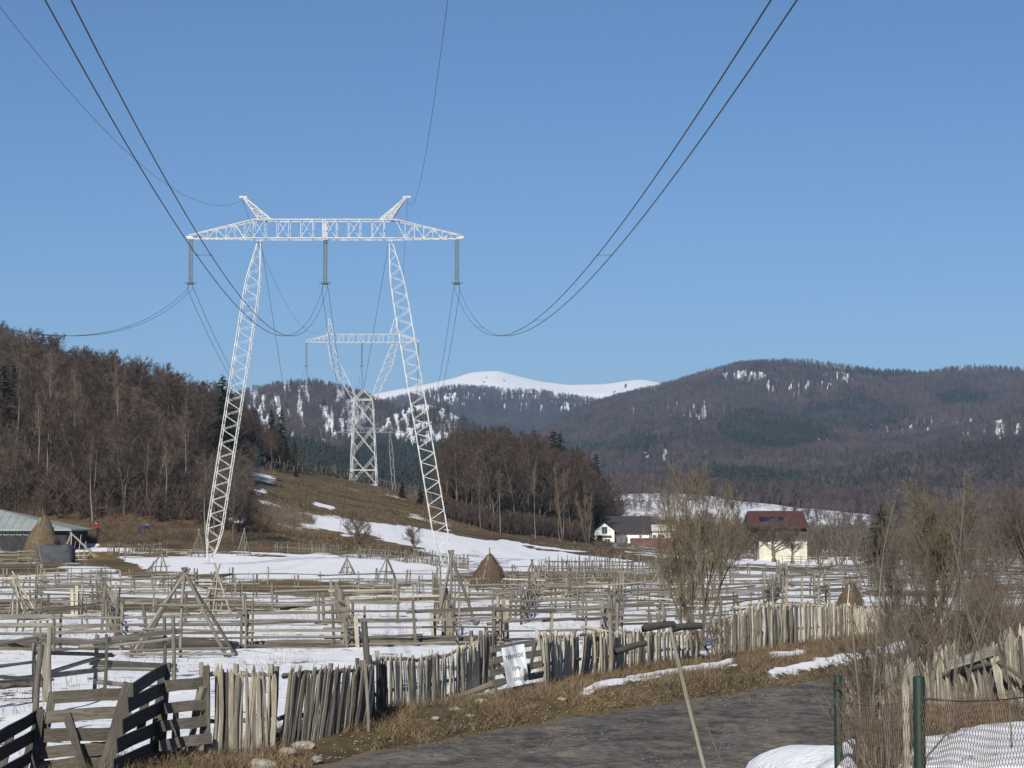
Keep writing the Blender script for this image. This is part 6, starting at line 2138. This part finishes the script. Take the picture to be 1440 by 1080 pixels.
b0 = at(1022, 1092, 14.0); b1 = at(994, 1020, 14.2)
while b0.z > Z1(b0.x, b0.y): b0 = b0 + (b0 - b1).normalized() * .1
for (a, b, w_) in ((b0, b1, .012), (b0.lerp(b1, .6), b0.lerp(b1, .6) + Vector((.12, 0, .22)), .008), (b0.lerp(b1, .5), b0.lerp(b1, .5) + Vector((-.16, 0, .15)), .008), (b0.lerp(b1, .75), b0.lerp(b1, .75) + Vector((.05, 0, .2)), .006)):
    beam('shoot', ('bark', 'pole'), a, b, w_, w_, t)

# ---------------------------------------------------------------- grass and stones
def blades(name, P, L, wd, mat, label, lay=.7, parent=None):
    n = len(P)
    a = NR.uniform(0, 6.283, n)
    til = np.clip(NR.normal(lay, .3, n), .05, 1.4)
    dirx, diry, dirz = np.cos(a) * np.sin(til), np.sin(a) * np.sin(til), np.cos(til)
    b2 = NR.uniform(0, 6.283, n)
    sx, sy = np.cos(b2) * wd / 2, np.sin(b2) * wd / 2
    Lx_ = L[:, None]
    D = np.stack([dirx, diry, dirz], -1)
    Wv = np.stack([sx, sy, np.zeros(n)], -1)
    m1 = P + D * Lx_ * .55
    tip = P + D * Lx_ + np.stack([dirx * .5, diry * .5, -np.ones(n) * .25], -1) * Lx_ * .35
    V = np.stack([P - Wv, P + Wv, m1 + Wv * .7, m1 - Wv * .7, tip], 1).reshape(-1, 3)
    base = (np.arange(n) * 5)[:, None]
    Fc = np.concatenate([base + np.array([[0, 1, 2]]), base + np.array([[0, 2, 3]]), base + np.array([[3, 2, 4]])])
    o = obj(name, mesh_np(name, V, Fc, mat))
    return tag(o, label, 'grass', kind='stuff')
def zarr(X, Y):
    return np.stack([X, Y, Zg(X, Y)], -1)
n = 95000
Yv = 29 + 62 * NR.random(n) ** 1.15
fx = np.interp(Yv, [p[1] for p in FN], [p[0] for p in FN]); lx2 = np.interp(Yv, L_Y, L_X)
uu = NR.random(n)
Xv = fx - .35 + (lx2 - fx + .25) * uu
PXv, PYv = project(Xv, Yv, Zg(Xv, Yv))
okk = fbm(Xv * .8, Yv * .6, 91, 3) + .16 * (1 - uu) > .41
for poly, val in VG:
    okk &= ~in_poly(PXv, PYv, poly)
P = zarr(Xv, Yv)[okk]
k = NR.random(len(P)) < .6
blades('dry_grass', P[k], NR.uniform(.08, .26, k.sum()), .011, M['grass'], 'matted tan dry grass on the verge between picket fence and road', .95)
blades('dead_weeds', P[~k], NR.uniform(.08, .34, (~k).sum()), .010, M['grass_dark'], 'brown dead weeds along the foot of the picket fence', .6)
n = 60000
Yv = NR.uniform(14, 46, n); rxx = np.interp(Yv, R_Y, R_X)
Xv = rxx + .1 + 9 * NR.random(n) ** 1.3
PXv, PYv = project(Xv, Yv, Zg(Xv, Yv))
okk = (PXv > 1090) & (PXv < 1520) & ((PYv < 1036) | (PXv > 1180) & (PYv < 1040)) & (fbm(Xv * .9, Yv * .9, 92, 3) > .42)
P = zarr(Xv, Yv)[okk]
blades('bank_grass', P, NR.uniform(.08, .30, len(P)), .009, M['grass_dark'], 'brown dead grass and weeds on the right bank', .8)
n = 26000
Yv = NR.uniform(33, 170, n); Xv = NR.uniform(-.26, .2, n) * Yv
fx = np.interp(Yv, [p[1] for p in FN], [p[0] for p in FN])
okk = (Xv < fx - .3) & (fbm(Xv * .5, Yv * .3, 93, 3) > .54)
P = zarr(Xv, Yv)[okk]
blades('field_stubble', P, NR.uniform(.12, .42, len(P)), .012, M['straw'], 'sparse dead stalks poking through the meadow snow', .35)
# dry grass on the hillside
n = 50000
Yv = NR.uniform(232, 480, n); pxs = NR.uniform(320, 900, n)
Xv = (pxs - CX) / F * Yv
P = zarr(Xv, Yv)
PXv, PYv = project(Xv, Yv, P[:, 2])
okk = (fbm(Xv * .15, Yv * .12, 94, 3) > .45)
for poly, val in SN:
    if val > .5: okk &= ~in_poly(PXv, PYv, poly)
P = P[okk]
blades('hill_grass', P, NR.uniform(.25, .6, len(P)), .09, M['grass_dark'], 'rough brown grass tufts over the hillside', .7)

SV, SF = [], []
def stone(seed):
    r = random.Random(seed)
    bm = bmesh.new()
    bmesh.ops.create_icosphere(bm, subdivisions=2, radius=.5)
    for v in bm.verts:
        v.co *= r.uniform(.82, 1.12); v.co.z *= .55
    me = bpy.data.meshes.new('stone'); bm.to_mesh(me); bm.free()
    me.materials.append(M['stone'])
    return me
STM = [stone(i) for i in range(4)]
sd_lab = {0: 'flat pale stone on the verge below the dark pickets', 1: 'small pale stone at the verge bottom', 2: 'grey block stone left of the banner gate', 3: 'round pale stone by the leaning log',
          4: 'flat stone at the road edge near the bottom', 5: 'large pale rock at the bottom edge of the verge', 6: 'small white stone below the leaning log', 7: 'tiny white stone near the gate foot',
          8: 'pale stone in the verge right of the gate', 9: 'stone near the snow strip on the verge'}
for i, (px, py, sz) in enumerate(((426, 1052, .30), (445, 1070, .2), (676, 990, .26), (640, 1000, .2), (405, 1062, .3), (366, 1080, .34), (612, 1012, .16), (660, 1008, .14), (790, 985, .18), (830, 975, .2))):
    p = hit(px, py)
    o = obj('stone', STM[i % 4])
    o.location = p + Vector((0, 0, sz * .12)); o.rotation_euler = (0, 0, i * 1.3); o.scale = (sz * 1.2, sz, sz)
    tag(o, sd_lab[i], 'stone', 'stones on the verge')
# gravel crumbs on verge and road edge
n = 3800
Yv = 29 + 45 * NR.random(n)
lx2 = np.interp(Yv, L_Y, L_X)
Xv = lx2 + NR.normal(-.1, .5, n)
P = zarr(Xv, Yv)
V0 = np.array([(-.5, -.4, 0), (.5, -.5, 0), (.4, .5, 0), (-.5, .4, 0), (0, 0, .6)])
F0 = np.array([(0, 1, 4), (1, 2, 4), (2, 3, 4), (3, 0, 4)])
sz = NR.uniform(.015, .06, n)[:, None, None]
V = (V0[None] * sz + P[:, None, :] + np.array([0, 0, .01])).reshape(-1, 3)
Fc = (F0[None] + (np.arange(n) * 5)[:, None, None]).reshape(-1, 3)
tag(obj('gravel', mesh_np('gravel', V, Fc, M['gravel'])), 'pale gravel crumbs along the road edge', 'gravel', kind='stuff')

n = 5200
Yv = 30 + 36 * NR.random(n); lx2 = np.interp(Yv, L_Y, L_X); rxx = np.interp(Yv, R_Y, R_X)
Xv = lx2 + (rxx - lx2) * NR.random(n)
k = fbm(Xv * .9, Yv * .7, 97, 3) > .5
Xv, Yv = Xv[k], Yv[k]; n = len(Xv)
sz = NR.uniform(.012, .04, n)[:, None, None]
P = np.stack([Xv, Yv, np.full(n, .02)], -1)
V = (V0[None] * sz + P[:, None, :]).reshape(-1, 3)
Fc = (F0[None] + (np.arange(n) * 5)[:, None, None]).reshape(-1, 3)
tag(obj('gravel', mesh_np('gravel', V, Fc, M['gravel'])), 'loose gravel scattered over the muddy road', 'gravel', kind='stuff')

# ---------------------------------------------------------------- people
def skin_mesh(name, verts, edges, radii, mat, parent, sub=1, root=0):
    me = bpy.data.meshes.new(name)
    me.from_pydata([tuple(v) for v in verts], edges, [])
    o = obj(name, me, parent)
    me.materials.append(mat)
    bm = bmesh.new(); bm.from_mesh(me)
    ly = bm.verts.layers.skin.verify()
    bm.verts.ensure_lookup_table()
    for v, rr in zip(bm.verts, radii):
        v[ly].radius = (rr, rr) if not isinstance(rr, tuple) else rr
        v[ly].use_root = (v.index == root)
    bm.to_mesh(me); bm.free()
    s = o.modifiers.new('skin', 'SKIN'); s.use_smooth_shade = True
    u = o.modifiers.new('sub', 'SUBSURF'); u.levels = sub; u.render_levels = sub
    return o

def person(p, label, rot, bend, top, trous, sc=1.0):
    t = thing('person', p, label, 'person', rot=rot, scale=sc)
    # hips at .95; torso bends forward (+y) by bend
    hip = Vector((0, 0, .95))
    cb, sb = math.cos(bend), math.sin(bend)
    T = lambda x, y, z: hip + Vector((x, y * cb + z * sb, z * cb - y * sb))
    J = {'pel': hip, 'waist': T(0, 0, .15), 'chest': T(0, .02, .35), 'neck': T(0, .02, .52), 'head0': T(0, .04, .62), 'head1': T(0, .05, .78)}
    names = list(J)
    V = [J[n_] for n_ in names]
    E = [(0, 1), (1, 2), (2, 3), (3, 4), (4, 5)]
    Rr = [(.15, .11), (.13, .10), (.17, .11), .055, .085, .08]
    arms = {}
    for s in (-1, 1):
        sh = T(s * .19, 0, .44)
        el = sh + Vector((s * .06, .14 + .1 * sb, -.26)); wr = el + Vector((-s * .02, .24, -.05 - .12 * sb))
        b = len(V); V += [sh, el, wr, wr + Vector((0, .07, -.01))]
        E += [(2, b), (b, b + 1), (b + 1, b + 2), (b + 2, b + 3)]; Rr += [.06, .045, .032, .035]
        arms[s] = (sh, el, wr)
        hd = wr + Vector((0, .08, -.01))
        for f in range(4):
            q0 = len(V); V += [hd + Vector(((f - 1.5) * .02, .035, 0)), hd + Vector(((f - 1.5) * .021, .06, -.025))]
            E += [(b + 3, q0), (q0, q0 + 1)]; Rr += [.010, .008]
        q0 = len(V); V += [hd + Vector((-s * .045, .01, 0)), hd + Vector((-s * .05, .04, -.01))]
        E += [(b + 3, q0), (q0, q0 + 1)]; Rr += [.011, .009]
        hj = hip + Vector((s * .09, 0, -.06)); kn = Vector((s * .11, .05, .50)); an = Vector((s * .12, -.02 * s, .09)); toe = an + Vector((0, .16, -.05))
        b = len(V); V += [hj, kn, an, toe]
        E += [(0, b), (b, b + 1), (b + 1, b + 2), (b + 2, b + 3)]; Rr += [.09, .06, .042, .038]
        arms[s] += (hj, kn, an, toe)
    skin_mesh('body', V, E, Rr, M['skin'], t, 1)
    hp_ = T(0, .0, .74)
    skin_mesh('hair', [T(0, -.02, .66), T(0, -.01, .76), T(0, .02, .83)], [(0, 1), (1, 2)], [.075, .098, .07], M['hair'], t, 1)
    V = [T(0, 0, -.06), J['waist'], J['chest'], T(0, .02, .48)]; E = [(0, 1), (1, 2), (2, 3)]; Rr = [(.19, .15), (.17, .135), (.20, .14), .075]
    for s in (-1, 1):
        b = len(V); V += list(arms[s][:3]); E += [(2, b), (b, b + 1), (b + 1, b + 2)]; Rr += [.085, .068, .055]
    skin_mesh('jacket', V, E, Rr, top, t, 1, 1)
    V = [hip + Vector((0, 0, .02))]; E = []; Rr = [(.165, .13)]
    for s in (-1, 1):
        b = len(V); V += [arms[s][3], arms[s][4], arms[s][5]]; E += [(0, b), (b, b + 1), (b + 1, b + 2)]; Rr += [.11, .085, .07]
    skin_mesh('trousers', V, E, Rr, trous, t, 1)
    for s in (-1, 1):
        skin_mesh('boot', [arms[s][5] + Vector((0, 0, .03)), arms[s][5] + Vector((0, .01, -.04)), arms[s][6]], [(0, 1), (1, 2)], [.06, .058, .05], M['dark_cloth'], t, 1)
    return t
person(gpt(140, 236), 'person in red jacket and dark trousers standing by the slatted rack', math.radians(70), .3, M['red_cloth'], M['dark_cloth'])
person(gpt(203, 238), 'person in blue work clothes bent over at the foot of the bank', math.radians(-60), 1.1, M['blue_cloth'], M['blue_cloth'])

# ---------------------------------------------------------------- air
hz = bpy.data.materials.new('haze_air')
hz.use_nodes = True
nt = hz.node_tree
nt.nodes.remove(nt.nodes['Principled BSDF'])
pv = nt.nodes.new('ShaderNodeVolumePrincipled')
pv.inputs['Color'].default_value = (.46, .68, 1.0, 1)
pv.inputs['Density'].default_value = HAZE
pv.inputs['Anisotropy'].default_value = 0.0
nt.links.new(pv.outputs[0], nt.nodes['Material Output'].inputs['Volume'])
v, ff = box_vf(-9000, 9000, -200, 11500, -40, 760)
tag(obj('haze', pyd('haze', v, ff, hz)), kind='stuff')
